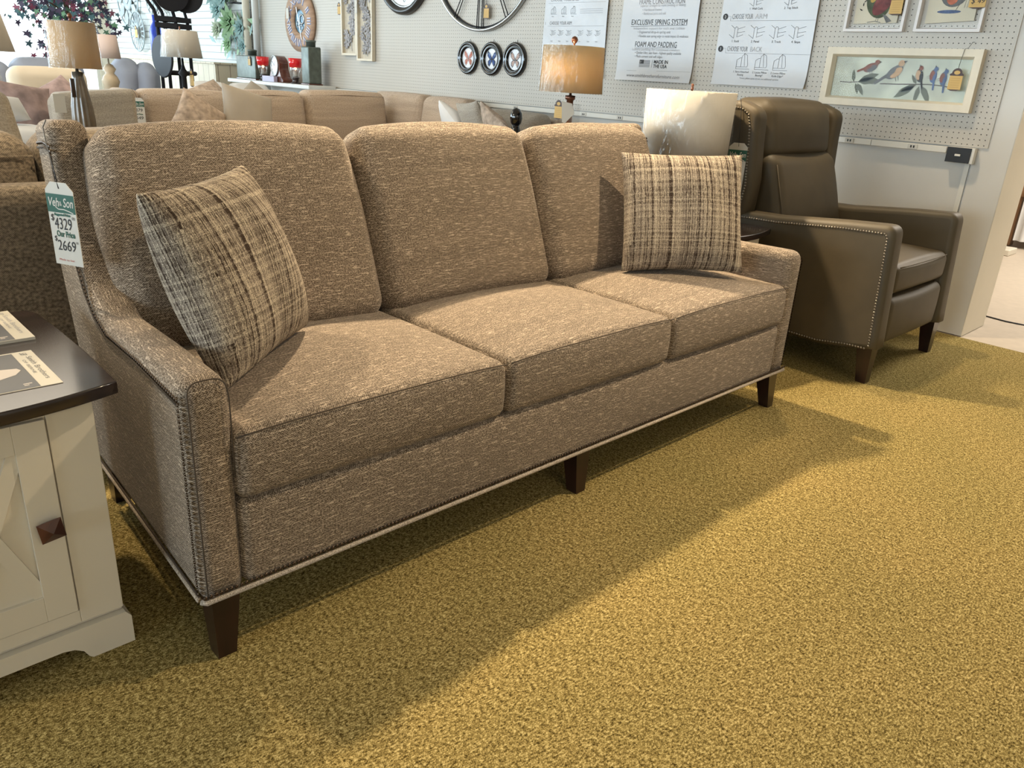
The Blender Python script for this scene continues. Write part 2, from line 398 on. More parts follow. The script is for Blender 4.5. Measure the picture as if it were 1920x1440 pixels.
def lathe(mb, prof, m, c=(0, 0, 0), seg=32, tf=None, smooth=True, sq=None):
    vs = []; fs = []; n = len(prof)
    for r, z in prof:
        for i in range(seg):
            a = 2*pi*i/seg; f = 1. if not sq else sq(a, z)
            vs.append((c[0]+r*f*cos(a), c[1]+r*f*sin(a), c[2]+z))
    for k in range(n-1):
        for i in range(seg):
            j = (i+1) % seg; fs.append([k*seg+i, k*seg+j, (k+1)*seg+j, (k+1)*seg+i])
    if prof[0][0] > 1e-6: fs.append(list(range(seg))[::-1])
    if prof[-1][0] > 1e-6: fs.append([(n-1)*seg+i for i in range(seg)])
    return mb.add(vs, fs, m, smooth, tf)
def tube(mb, pts, r, m, seg=6, closed=False, tf=None):
    P = [Vector(p) for p in pts]; n = len(P); vs = []; fs = []; up = None
    for i in range(n):
        t = (P[(i+1) % n]-P[i-1]) if closed else (P[min(i+1, n-1)]-P[max(i-1, 0)])
        t.normalize()
        if up is None: up = t.orthogonal().normalized()
        up = (up-t*up.dot(t)); up = up.normalized() if up.length > 1e-6 else t.orthogonal().normalized()
        w = t.cross(up)
        for k in range(seg):
            a = 2*pi*k/seg; q = P[i]+(up*cos(a)+w*sin(a))*r; vs.append(tuple(q))
    for i in range(n if closed else n-1):
        j = (i+1) % n
        for k in range(seg):
            l = (k+1) % seg; fs.append([i*seg+k, i*seg+l, j*seg+l, j*seg+k])
    if not closed: fs += [list(range(seg))[::-1], [(n-1)*seg+k for k in range(seg)]]
    return mb.add(vs, fs, m, True, tf)
def roundpoly(pts, seg=5):
    """pts: (u, v[, radius]) -> outline with rounded corners."""
    out = []; n = len(pts)
    for i in range(n):
        p = Vector(pts[i][:2]); r = pts[i][2] if len(pts[i]) > 2 else 0
        if r <= 0: out.append(tuple(p)); continue
        a = Vector(pts[i-1][:2])-p; b = Vector(pts[(i+1) % n][:2])-p
        la, lb = a.length, b.length; a.normalize(); b.normalize()
        ang = a.angle(b); t = min(r/math.tan(ang/2), la*.49, lb*.49)
        s, e = p+a*t, p+b*t
        for k in range(seg+1):
            w = k/seg; q = s*(1-w)**2+p*2*w*(1-w)+e*w*w; out.append(tuple(q))
    return out
def area2(P): return sum(P[i-1][0]*P[i][1]-P[i][0]*P[i-1][1] for i in range(len(P)))/2
def densify(P, step):
    out = []
    for i in range(len(P)):
        a, b = Vector(P[i]), Vector(P[(i+1) % len(P)]); n = max(1, int((b-a).length/step))
        out += [tuple(a.lerp(b, k/n)) for k in range(n)]
    return out
def inset(P, d):
    """outline P (ccw) moved inward by d."""
    n = len(P); out = []
    for i in range(n):
        a, p, b = Vector(P[i-1]), Vector(P[i]), Vector(P[(i+1) % n])
        e1 = (p-a); e2 = (b-p)
        if e1.length < 1e-9: e1 = e2
        if e2.length < 1e-9: e2 = e1
        e1 = e1.normalized(); e2 = e2.normalized()
        n1 = Vector((-e1.y, e1.x)); n2 = Vector((-e2.y, e2.x)); nn = n1+n2
        nn = nn.normalized() if nn.length > 1e-6 else n1
        k = max(.5, nn.dot(n1)); out.append(tuple(p+nn*(d/k)))
    return out
def rprism(mb, prof, t0, t1, r, m, fn, seg=4, tf=None, topu='y', smooth=True):
    """outline prof extruded t0..t1 with rounded rims; fn(u, v, t) -> xyz."""
    P = prof if area2(prof) > 0 else prof[::-1]
    rings = []
    for k in range(seg+1):
        a = pi/2*k/seg; rings.append((r*(1-sin(a)), t0+r*(1-cos(a))))
    for k in range(seg, -1, -1):
        a = pi/2*k/seg; rings.append((r*(1-sin(a)), t1-r*(1-cos(a))))
    if r <= 0: rings = [(0, t0), (0, t1)]
    vs = []; n = len(P)
    for d, t in rings:
        vs += [fn(u, v, t) for u, v in (inset(P, d) if d > 1e-7 else P)]
    fs = []
    for q in range(len(rings)-1):
        for i in range(n):
            j = (i+1) % n; fs.append([q*n+i, q*n+j, (q+1)*n+j, (q+1)*n+i])
    L = (len(rings)-1)*n
    mb.add(vs, fs, m, smooth, tf, topu)
    return mb.add(vs, [list(range(n))[::-1], [L+i for i in range(n)]], m, False, tf, topu)
def flat(mb, pts, m, fn, t0=0., t1=None):
    """flat printed shape, or a thin slab when t1 is given."""
    if t1 is None: return mb.add([fn(u, v, t0) for u, v in pts], [list(range(len(pts)))], m, False)
    P = pts if area2(pts) > 0 else pts[::-1]; n = len(P)
    vs = [fn(u, v, t0) for u, v in P]+[fn(u, v, t1) for u, v in P]
    fs = [list(range(n))[::-1], [n+i for i in range(n)]]+[[i, (i+1) % n, n+(i+1) % n, n+i] for i in range(n)]
    return mb.add(vs, fs, m, False)
def ell(cx, cy, rx, ry, n=20, rot=0., a0=0., a1=2*pi):
    full = abs(a1-a0-2*pi) < 1e-6; out = []
    for i in range(n if full else n+1):
        a = a0+(a1-a0)*i/n; x, y = rx*cos(a), ry*sin(a); out.append((cx+x*cos(rot)-y*sin(rot), cy+x*sin(rot)+y*cos(rot)))
    return out
def seg2(a, b, w):
    d = (Vector(b)-Vector(a)).normalized(); q = Vector((-d.y, d.x))*w/2
    return [tuple(Vector(a)+q), tuple(Vector(a)-q), tuple(Vector(b)-q), tuple(Vector(b)+q)]
def ring(mb, c, r0, r1, m, fn, t0, t1, n=40, asp=1.):
    """flat annulus with thickness on a plane."""
    vs = []; fs = []
    for i in range(n):
        a = 2*pi*i/n
        for rr, t in ((r0, t0), (r1, t0), (r1, t1), (r0, t1)): vs.append(fn(c[0]+rr*cos(a)*asp, c[1]+rr*sin(a), t))
    for i in range(n):
        j = (i+1) % n
        for k in range(4):
            l = (k+1) % 4; fs.append([i*4+k, j*4+k, j*4+l, i*4+l])
    return mb.add(vs, fs, m, True)
def circ_prof(mb, c, prof, m, fn, n=40, asp=1.):
    """turned rim on a plane: prof = [(radius, height off the plane)...]."""
    vs = []; fs = []; k = len(prof)
    for i in range(n):
        a = 2*pi*i/n
        for rr, t in prof: vs.append(fn(c[0]+rr*cos(a)*asp, c[1]+rr*sin(a), t))
    for i in range(n):
        j = (i+1) % n
        for q in range(k-1): fs.append([i*k+q, j*k+q, j*k+q+1, i*k+q+1])
    return mb.add(vs, fs, m, True)
def text(mb, s, size, m, fn, at=(0, 0), t=0., align='LEFT', shear=0., bold=0., width=None, rot=0.):
    cu = bpy.data.curves.new('t', 'FONT'); cu.body = s; cu.size = size; cu.shear = shear; cu.align_x = align; cu.offset = bold; cu.resolution_u = 3
    o = bpy.data.objects.new('t', cu); me = o.to_mesh()
    vs = [(v.co.x, v.co.y) for v in me.vertices]; fs = [list(p.vertices) for p in me.polygons]
    o.to_mesh_clear(); bpy.data.objects.remove(o); bpy.data.curves.remove(cu)
    if not vs: return mb
    if width:
        w = max(v[0] for v in vs)-min(v[0] for v in vs); vs = [(x*width/w, y) for x, y in vs]
    c, sn = cos(rot), sin(rot)
    return mb.add([fn(at[0]+x*c-y*sn, at[1]+x*sn+y*c, t) for x, y in vs], fs, m, False)
def stroke(mb, pts, w, m, fn, t=0.):
    """hand-drawn line on a plane."""
    for a, b in zip(pts, pts[1:]):
        if (Vector(a)-Vector(b)).length > 1e-6: flat(mb, seg2(a, b, w), m, fn, t)
    return mb
def nails(mb, pts, nrm, r, m, tf=None):
    nv = Vector(nrm).normalized(); a = nv.orthogonal().normalized(); b = nv.cross(a)
    for p in pts:
        p = Vector(p); vs = []
        for rr, h in ((1., 0.), (.75, .45)):
            for i in range(6):
                g = 2*pi*i/6; vs.append(tuple(p+(a*cos(g)+b*sin(g))*r*rr+nv*r*h))
        vs.append(tuple(p+nv*r*.7))
        fs = [[i, (i+1) % 6, 6+(i+1) % 6, 6+i] for i in range(6)]+[[6+i, 6+(i+1) % 6, 12] for i in range(6)]
        mb.add(vs, fs, m, True, tf)
    return mb
def along(pts, step):
    out = []; carry = 0.
    for a, b in zip(pts, pts[1:]):
        a, b = Vector(a), Vector(b); L = (b-a).length; d = carry
        while d <= L: out.append(tuple(a.lerp(b, d/L) if L else a)); d += step
        carry = d-L
    return out
def pillow(mb, w, h, th, m, tf, n=14, pinch=.07, sag=.0):
    """knife-edge cushion in its own (u, v, depth) frame: u across, v up, depth forward (-)."""
    for side in (1, -1):
        vs = []; fs = []
        for j in range(n+1):
            for i in range(n+1):
                u = sin(pi/2*(-1+2*i/n)); v = sin(pi/2*(-1+2*j/n))
                px = u*w/2*(1-pinch*(1-v*v)*abs(u)**1.5); pz = v*h/2*(1-pinch*(1-u*u)*abs(v)**1.5)
                d = th/2*(max(0, (1-u*u)*(1-v*v)))**.42
                d *= 1+.10*sin(5*u+2*v)*(1-u*u)
                vs.append((px, -side*d, pz-sag*(1-u*u)*max(0, v)))
        for j in range(n):
            for i in range(n):
                q = [j*(n+1)+i, j*(n+1)+i+1, (j+1)*(n+1)+i+1, (j+1)*(n+1)+i]; fs.append(q if side > 0 else q[::-1])
        mb.add(vs, fs, m, True, tf)
    return mb
def frame_tf(c, yaw, lean=0., roll=0.):
    """pillow frame: u along yaw, leaning back by lean, rolled in its own plane."""
    e = Vector((cos(yaw), sin(yaw), 0)); nb = Vector((-sin(yaw), cos(yaw), 0)); up = nb*sin(lean)+Vector((0, 0, 1))*cos(lean)
    e2 = e*cos(roll)+up*sin(roll); u2 = up*cos(roll)-e*sin(roll); d = e2.cross(u2)*-1.; C = Vector(c)
    return lambda x, y, z: tuple(C+e2*x+d*y+u2*z)
def wallp(u, v, t): return (XW-t, u, v)             # u = room y, v = height, t = distance off the wall
def front(y0): return lambda u, v, t: (u, y0-t, v)  # plane facing the camera side (-y)
def leg(mb, x, y, top, bot, h, m, dx=0., dy=0.):
    """square leg tapering to the floor; the foot is shifted by dx, dy."""
    a, b = top/2, bot/2
    vs = [(x+dx-b, y+dy-b, 0), (x+dx+b, y+dy-b, 0), (x+dx+b, y+dy+b, 0), (x+dx-b, y+dy+b, 0), (x-a, y-a, h), (x+a, y-a, h), (x+a, y+a, h), (x-a, y+a, h)]
    return mb.add(vs, [[3, 2, 1, 0], [4, 5, 6, 7], [0, 1, 5, 4], [1, 2, 6, 5], [2, 3, 7, 6], [3, 0, 4, 7]], m, False)

# ================================================================== THE SETTING
def sbox(name, lo, hi, m):
    b = MB(); box(b, lo, hi, m); return struct(b.build(name))
sbox('floor', (-9.5, -7, -.06), (3.915, 12.4, 0), 'carpet')
sbox('floor_side_room', (3.915, -7, -.06), (11, 2.9, -.004), 'lino')
sbox('ceiling', (-9.5, -7, 2.9), (11, 12.4, 2.98), 'ceil')
sbox('wall_front', (-9.5, -7.1, 0), (11, -7, 2.9), 'wallpaint')
b = MB()
for lo, hi in (((-9.6, -7, 0), (-9.5, 12.4, .55)), ((-9.6, -7, 2.62), (-9.5, 12.4, 2.9)), ((-9.6, -7, .55), (-9.5, -2.8, 2.62)), ((-9.6, 11.6, .55), (-9.5, 12.4, 2.62))): box(b, lo, hi, 'wallpaint')
struct(b.build('wall_left'))
for k in range(6):
    y0 = -2.8+2.4*k; b = MB()
    for lo, hi in (((-9.58, y0, .55), (-9.50, y0+.05, 2.62)), ((-9.58, y0+2.35, .55), (-9.50, y0+2.4, 2.62)), ((-9.58, y0+.05, .55), (-9.50, y0+2.35, .6)), ((-9.58, y0+.05, 2.57), (-9.50, y0+2.35, 2.62))): box(b, lo, hi, 'railwhite')
    w = struct(b.build('window_%d' % (k+6)))
    g = MB(); g.add([(-9.57, y0+.05, .6), (-9.57, y0+2.35, .6), (-9.57, y0+2.35, 2.57), (-9.57, y0+.05, 2.57)], [[0, 1, 2, 3]], 'sky', False); g.build('bright_pane', w)
b = MB()
box(b, (3.945, .045, 0), (4.30, 12.4, 2.9), 'wallpaint')
struct(b.build('wall_right'))
b = MB()
box(b, (XW, -.012, .932), (3.9448, 7.62, 2.9), 'peg')
struct(b.build('wall_right_pegboard'))
b = MB()
box(b, (3.928, 7.64, .86), (3.9445, 12.4, 2.9), 'slat')
struct(b.build('wall_right_slatwall'))
b = MB(); box(b, (3.9325, -.118, 0), (4.29, .0445, 2.9), 'wallpaint', bev=.003); struct(b.build('wall_right_pillar'))
b = MB(); box(b, (3.9335, -.1195, 0), (4.292, -.1181, 2.9), 'creampaint'); struct(b.build('trim_1'))
b = MB(); box(b, (3.935, .052, 0), (3.9448, .074, .893), 'railwhite'); struct(b.build('trim_2'))
sbox('wall_side_room', (10.9, -7, 0), (11, 2.9, 2.9), 'wallpaint')
sbox('wall_side_room_back', (4.31, 2.9, 0), (11, 3.0, 2.9), 'wallpaint')
# far wall with the show windows
b = MB()
box(b, (-9.5, 12.2, 0), (4.3, 12.35, .55), 'creampaint'); box(b, (-9.5, 12.2, 2.62), (4.3, 12.35, 2.9), 'creampaint')
box(b, (3.72, 12.2, .55), (4.3, 12.35, 2.62), 'creampaint'); box(b, (-9.5, 12.2, .55), (-9.3, 12.35, 2.62), 'creampaint')
struct(b.build('wall_back'))
for k in range(5):
    x0 = -9.3+k*2.604; b = MB()
    for lo, hi in (((x0, 12.22, .55), (x0+.05, 12.30, 2.62)), ((x0+2.554, 12.22, .55), (x0+2.604, 12.30, 2.62)), ((x0+.05, 12.22, .55), (x0+2.554, 12.30, .6)), ((x0+.05, 12.22, 2.57), (x0+2.554, 12.30, 2.62))):
        box(b, lo, hi, 'railwhite')
    w = struct(b.build('window_%d' % (k+1)))
    g = MB(); g.add([(x0+.05, 12.31, .6), (x0+2.554, 12.31, .6), (x0+2.554, 12.31, 2.57), (x0+.05, 12.31, 2.57)], [[0, 1, 2, 3]], 'sky', False)
    g.build('bright_pane', w)

# ================================================================== THE SOFA
SX = 1.107
def tap(x, y, z): return (SX+(x-SX)*(1-.052*max(0, y)), y, z)
sofa = thing('three_seat_sofa', 'large taupe tweed three-seat sofa with wing arms and nailhead trim in front', 'sofa', (SX, .4, 0))
side_prof = roundpoly([(0, .145), (0, .605, .045), (.25, .602), (.49, .592, .10), (.60, .640, .05), (.655, .715), (.715, .83), (.745, .92), (.752, .985, .035), (.90, .975, .05), (.898, .92), (.852, .63), (.795, .446), (.745, .145)], 6)
side_prof = densify(side_prof, .05)
for x0, x1 in ((-.022, .070), (2.144, 2.236)):
    b = MB(); rprism(b, side_prof, x0, x1, .030, 'sofa', lambda u, v, t: (t, u, v), 5, tap)
    arm = b.build('wing_arm', sofa)
    if x0 > 1: continue
    # piping arch round the arm front
    s = MB(); a0, a1 = x0+.012, x1-.006
    mid, hx = (a0+a1)/2, (a1-a0)/2; pts = [(a0, -.003, .155), (a0, -.003, .35), (a0, -.003, .555)]
    for q in range(13):
        g = pi-pi*q/12; pts.append((mid+hx*math.copysign(abs(cos(g))**.55, cos(g)), -.003+.012*sin(g), .560+.040*sin(g)**.55))
    pts += [(a1, -.003, .54), (a1, -.002, .40)]
    tube(s, pts, .0016, 'seam', 5, tf=tap); s.build('arm_piping', arm)
# side nailhead rows and welts
for sx, nx in ((-.0235, -1), (2.2375, 1)):
    b = MB()
    P = [(.012, .165), (.010, .30), (.010, .572)]
    Q = [(.010, .572), (.25, .575), (.46, .566), (.54, .588), (.60, .632), (.65, .70), (.70, .80), (.728, .88), (.736, .925)]
    T = [(.738, .928), (.80, .932), (.87, .924)]
    pts = along(P+Q[1:], .0105)+along(T, .0105)
    nails(b, [(sx, p[0], p[1]) for p in pts], (nx, 0, 0), .0046, 'bronze', tap)
    nb_ = b.build('nailhead_trim', sofa)
    s = MB(); tube(s, [(sx, y+.007, z-.009) for y, z in Q], .0028, 'seam', 5, tf=tap); tube(s, [(sx, y, z-.010) for y, z in T], .003, 'seam', 5, tf=tap)
    s.build('seam_line', nb_)
    s = MB(); tube(s, [(sx, y, .150) for y in (.012, .2, .4, .6, .745)], .0055, 'welt', 6, tf=tap); tube(s, [(sx-.001*nx, y, .158) for y in (.012, .2, .4, .6, .745)], .0025, 'seam', 5, tf=tap)
    s.build('bottom_welt', sofa)
b = MB(); nails(b, [(x, -.0055, .1605) for x in [(-.016+.0104*i) for i in range(217)]], (0, -1, 0), .0046, 'bronze'); b.build('nailhead_trim', sofa)
b = MB(); tube(b, [(-.022, .003, .150), (-.015, -.006, .1495), (1.1, -.0065, .1495), (2.229, -.006, .1495), (2.236, .003, .150)], .0055, 'welt', 6); b.build('bottom_welt', sofa)
b = MB(); softbox(b, (SX, .30, .243), (1.038, .302, .097), .022, 'sofa', (8, 2, 2), (0, .006, 0), topu='x'); b.build('front_rail', sofa)
def backlean(x, y, z): return tap(x, y+.34*(z-.15)*.55, z)
b = MB(); softbox(b, (SX, .72, .53), (1.05, .045, .385), .03, 'sofa', (8, 1, 6), tf=backlean); b.build('back_frame', sofa)
seats = ((.066, .768), (.768, 1.452), (1.452, 2.150))
for x0, x1 in seats:
    b = MB()
    def puff(p, t):
        return (p.x, p.y-.006*(1-t[2]**2)*(t[1] < -.9), p.z+(.010*(1-abs(t[0])**3)*max(0, -t[1])**6 if t[2] > .5 else 0))
    softbox(b, ((x0+x1)/2, .285, .412), ((x1-x0)/2-.0015, .290, .074), .027, 'sofa', (8, 8, 3), (.0, .008, .032), 4, topu='x', post=puff)
    c = b.build('seat_cushion', sofa)
    s = MB(); xa, xb = x0+.007, x1-.007; zt = .4795; n = 12
    tube(s, [(xa+(xb-xa)*i/n, -.0052-.004*(1-(2*i/n-1)**2), zt+.009*(1-abs(2*i/n-1)**3)) for i in range(n+1)], .0018, 'seam', 5)
    s.build('boxing_seam', c)
backs = ((.078, .764), (.770, 1.448), (1.456, 2.128))
for i, (x0, x1) in enumerate(backs):
    b = MB(); th = R(21.5)
    def lean(x, y, z, th=th):
        # y = depth, z = height up the cushion
        return (x, .468+y*cos(th)+z*sin(th), .487+z*cos(th)-y*sin(th))
    def soft(p, t):
        k = 1-.045*max(0, t[2])**2*abs(t[0])**2
        return (p.x*k, p.y, p.z+.012*(1-t[0]**2)*max(0, t[2]))
    softbox(b, ((x0+x1)/2, .092, .272), ((x1-x0)/2, .082, .268), .055, 'sofa', (8, 2, 8), (.008, .030, .012), 4, tf=lean, post=soft)
    b.build('back_cushion', sofa)
for lx, ly, dx, dy in ((.030, .040, -.010, -.018), (SX, .045, -.004, -.018), (2.184, .040, .010, -.018), (.075, .755, -.006, .012), (2.14, .755, .006, .012)):
    b = MB(); leg(b, lx, ly, .060, .038, .147, 'mahog', dx, dy); b.build('leg', sofa)

# ------------------------------------------------------------------ throw pillows
for lab, c, yaw, lean_, roll, w, h in (
    ('plaid tweed throw pillow standing against the sofa arm under the hanging price tag', (.282, .272, .516), R(37.5), R(19.7), R(1.8), .415, .405),
    ('plaid tweed throw pillow on the sofa seat next to the plastic-wrapped lamp and recliner', (1.836, .254, .527), R(-40.3), R(21.7), R(1.6), .435, .42)):
    b = MB(); up = Vector((-sin(yaw)*sin(lean_), cos(yaw)*sin(lean_), cos(lean_)))
    C = Vector(c)+up*.204
    pillow(b, w, h, .20, 'plaid', frame_tf(C, yaw, lean_, roll), 20, .055)
    o = b.build('throw_pillow', at=tuple(c)); tag(o, lab, 'pillow', 'plaid throw pillows on the sofa')

# ------------------------------------------------------------------ big price tag on the wing
def price_tag(label, O, E, w, h, lines, string=None, name='price_tag', tw=.0012, big=True, group=None):
    """O: middle of the tag's top edge, E: unit vector along its width."""
    e = Vector(E).normalized(); n = Vector((e.y, -e.x, 0)); O = Vector(O)
    fn = lambda u, v, t: tuple(O+e*u+Vector((0, 0, 1))*v+n*t)
    t = thing(name, label, 'price tag', tuple(O), group)
    c = w*.22; out = [(-w/2, -h), (w/2, -h), (w/2, -c), (w/2-c, 0), (-w/2+c, 0), (-w/2, -c)]
    b = MB(); flat(b, out, 'card', fn, -tw, 0); b.build('card', t)
    b = MB(); flat(b, [(-w/2, -h*.36), (w/2, -h*.36), (w/2, -h*.14), (-w/2, -h*.14)], 'green', fn, .0004)
    text(b, 'Veh', h*.145, 'card', fn, (-w*.46, -h*.285), .0008, shear=.25, bold=h*.002, width=w*.37)
    text(b, '&', h*.08, 'card', fn, (-w*.045, -h*.275), .0008, width=w*.09)
    text(b, 'Son', h*.15, 'card', fn, (w*.085, -h*.285), .0008, shear=.25, bold=h*.002, width=w*.36)
    stroke(b, [(-w*.2, -h*.29), (-w*.1, -h*.318), (w*.1, -h*.315), (w*.3, -h*.335), (w*.42, -h*.352)], h*.012, 'card', fn, .0008)
    b.build('shop_print', t)
    b = MB()
    for s, sz, m, x, y, wd, sh in lines: text(b, s, sz*h, m, fn, (x*w, y*h), .0008, shear=sh, width=wd*w if wd else None, bold=0 if m != 'green' else h*.003)
    if lines: b.build('lettering', t)
    if string:
        b = MB(); tube(b, string, .0013, 'black', 5); b.build('string', t)
    return t
R_ = Vector((.006, .560, 0)); L_ = Vector((-.0285, .630, 0)); O = (R_+L_)/2
price_tag('white and green price tag hanging on the sofa wing, marked 2669', (O.x, O.y, .870), R_-L_, (R_-L_).length, .178,
    [('Suggested Price', .038, 'green', -.28, -.395, .58, 0), ('$', .11, 'ink', -.44, -.46, None, .1), ('4329', .20, 'ink', -.33, -.56, .62, .1), ('00', .05, 'ink', .33, -.43, None, 0),
     ('Our Price', .10, 'green', -.30, -.65, .66, 0), ('$', .09, 'ink', -.42, -.71, None, .1), ('2669', .18, 'ink', -.34, -.82, .66, .1), ('00', .04, 'ink', .36, -.72, None, 0), ('Made to last', .035, 'redink', -.35, -.95, .55, 0)],
    [(-.011, .594, .857), (-.012, .605, .90), (-.005, .66, .945), (.006, .71, .972), (.02, .735, .985)])

# ------------------------------------------------------------------ accent cabinets
def cabinet(dx, dy, label):
    cx, cy = -.31+dx, .40+dy
    t = thing('accent_cabinet', label, 'end table', (cx, cy, 0), 'white accent cabinets')
    X = lambda x: x+dx
    Y = lambda y: y+dy
    b = MB(); box(b, (X(-.505), Y(.184), .062), (X(-.115), Y(.625), .552), 'whitewood', bev=.003)
    body = b.build('body', t)
    fz = front(Y(.184))
    b = MB()   # face frame round the door
    for lo, hi in (((-.505, .084), (-.427, .552)), ((-.193, .084), (-.115, .552)), ((-.427, .527), (-.193, .552)), ((-.427, .084), (-.193, .112))):
        box(b, (X(lo[0]), Y(.176), lo[1]), (X(hi[0]), Y(.184), hi[1]), 'whitewood', bev=.0015)
    b.build('face_frame', t)
    # bracket-foot plinth
    arch = [(-.513, 0), (-.435, 0), (-.428, .006), (-.420, .022), (-.405, .033), (-.385, .038), (-.235, .038), (-.215, .033), (-.200, .022), (-.192, .006), (-.185, 0), (-.105, 0), (-.105, .062), (-.115, .076), (-.505, .076), (-.513, .062)]
    b = MB(); flat(b, arch, 'whitewood', lambda u, v, s: (X(u), Y(.166)+s, v), 0, .016)
    for xs in (-.513, -.117): box(b, (X(xs), Y(.1815), 0), (X(xs+.012), Y(.632), .062), 'whitewood')
    box(b, (X(-.513), Y(.62), 0), (X(-.105), Y(.632), .07), 'whitewood')
    b.build('plinth', t)
    # door with an X brace
    b = MB(); x0, x1, z0, z1 = -.424, -.196, .115, .524; px0, px1, pz0, pz1 = x0+.053, x1-.053, z0+.055, z1-.055
    box(b, (X(px0-.004), Y(.181), pz0-.004), (X(px1+.004), Y(.1835), pz1+.004), 'whitewood')
    for lo, hi in (((x0, z0), (px0, z1)), ((px1, z0), (x1, z1)), ((px0, pz1), (px1, z1)), ((px0, z0), (px1, pz0))):
        box(b, (X(lo[0]), Y(.172), lo[1]), (X(hi[0]), Y(.1835), hi[1]), 'whitewood', bev=.001)
    for a, c in (((px0, pz0), (px1, pz1)), ((px0, pz1), (px1, pz0))):
        d = (Vector(c)-Vector(a)).normalized(); a_ = Vector(a)-d*.02; c_ = Vector(c)+d*.02
        flat(b, seg2(a_, c_, .026), 'whitewood', lambda u, v, s: (X(u), Y(.1755)+s, v), 0, .006)
    door = b.build('door', t)
    b = MB(); kx, kz, r = X(-.219), .313, .0205; y0 = Y(.172)
    tfk = lambda x, y, z: (kx+x*cos(R(7))-z*sin(R(7)), y, kz+x*sin(R(7))+z*cos(R(7)))
    b.add([(-r, y0-.016, -r), (r, y0-.016, -r), (r, y0-.016, r), (-r, y0-.016, r), (0, y0-.030, 0), (-.012, y0, -.012), (.012, y0, -.012), (.012, y0, .012), (-.012, y0, .012)],
          [[0, 1, 4], [1, 2, 4], [2, 3, 4], [3, 0, 4], [0, 5, 6, 1], [1, 6, 7, 2], [2, 7, 8, 3], [3, 8, 5, 0], [8, 7, 6, 5]], 'knob', False, tfk)
    b.build('knob', door)
    # bowed dark top
    n = 14; out = [(-.542+.466*i/n, .150-.040*(1-(2*i/n-1)**2)) for i in range(n+1)]
    out += [(-.076+.006*(1-(2*i/6-1)**2), .150+.50*i/6) for i in range(1, 6)]
    out += roundpoly([(-.076, .655, 0), (-.085, .700, .05), (-.533, .700, .05), (-.542, .655, 0)], 5)
    out += [(-.542-.006*(1-(2*i/6-1)**2), .650-.50*i/6) for i in range(1, 6)]
    b = MB(); rprism(b, [(X(u), Y(v)) for u, v in out], .5525, .577, .003, 'espresso', lambda u, v, s: (u, v, s), 2)
    b.build('top', t)
    return t
cabinet(0, 0, 'white accent cabinet with dark bowed top, X-braced door and brochures, beside the sofa')
cabinet(2.785, .25, 'white accent cabinet with dark top standing between sofa and leather recliner')

# ------------------------------------------------------------------ brochures
def brochure(label, x1, y0, y1, L, th, faint, z=.5772):
    """landscape leaflet: long side along -x, masthead strip along its +x edge."""
    b = MB(); box(b, (x1-L, y0, z), (x1, y1, z+th), 'magpaper')
    fn = lambda u, v, t: (x1-.001-v, y1-u, z+th+t)          # u: from the back edge towards the camera, v: away from the +x edge
    W = y1-y0
    flat(b, [(.006, .034), (W-.002, .034), (W-.002, L-.004), (.006, L-.004)], 'brgrey', fn, .0003)
    # printed pale sofa
    flat(b, [(W*.34, .075), (W*.16, .085), (W*.13, L*.9), (W*.40, L*.92), (W*.44, .10)], 'brsofa', fn, .0005)
    flat(b, [(W*.46, .046), (W*.42, .075), (W*.46, L*.92), (W*.68, L*.95), (W*.72, .10), (W*.62, .055), (W*.52, .042)], 'brsofa', fn, .0006)
    flat(b, [(W*.82, .150), (W*.78, .18), (W*.86, L*.8), (W*.95, L*.8), (W*.93, .16)], 'brsofa', fn, .0006)
    for k in range(2): flat(b, [(W*(.87+.035*k), .042+.006*k), (W*(.89+.035*k), .042+.006*k), (W*(.89+.035*k), .056), (W*(.87+.035*k), .056)], 'brsofa', fn, .0005)
    f2 = lambda u, v, t: (x1-.031+v, y1-u, z+th+t)
    ik = 'grayink' if not faint else 'paleink'
    text(b, 'SB', .016, ik, f2, (.008, .008), .0004, shear=.4)
    text(b, 'Smith Brothers', .0135, ik, f2, (.035, .013), .0004, width=W*.66)
    text(b, 'OF BERNE', .0075, ik, f2, (.052, .003), .0004, width=W*.40)
    o = b.build('brochure', at=(x1-L/2, (y0+y1)/2, z)); tag(o, label, 'brochure', 'brochures on the accent cabinet')
brochure('printed furniture brochure nearest the cabinet front edge, pale sofa photo showing', -.152, .193, .403, .27, .0012, False)
brochure('thicker furniture brochure at the back of the cabinet top, masthead faded', -.127, .470, .690, .28, .006, True)

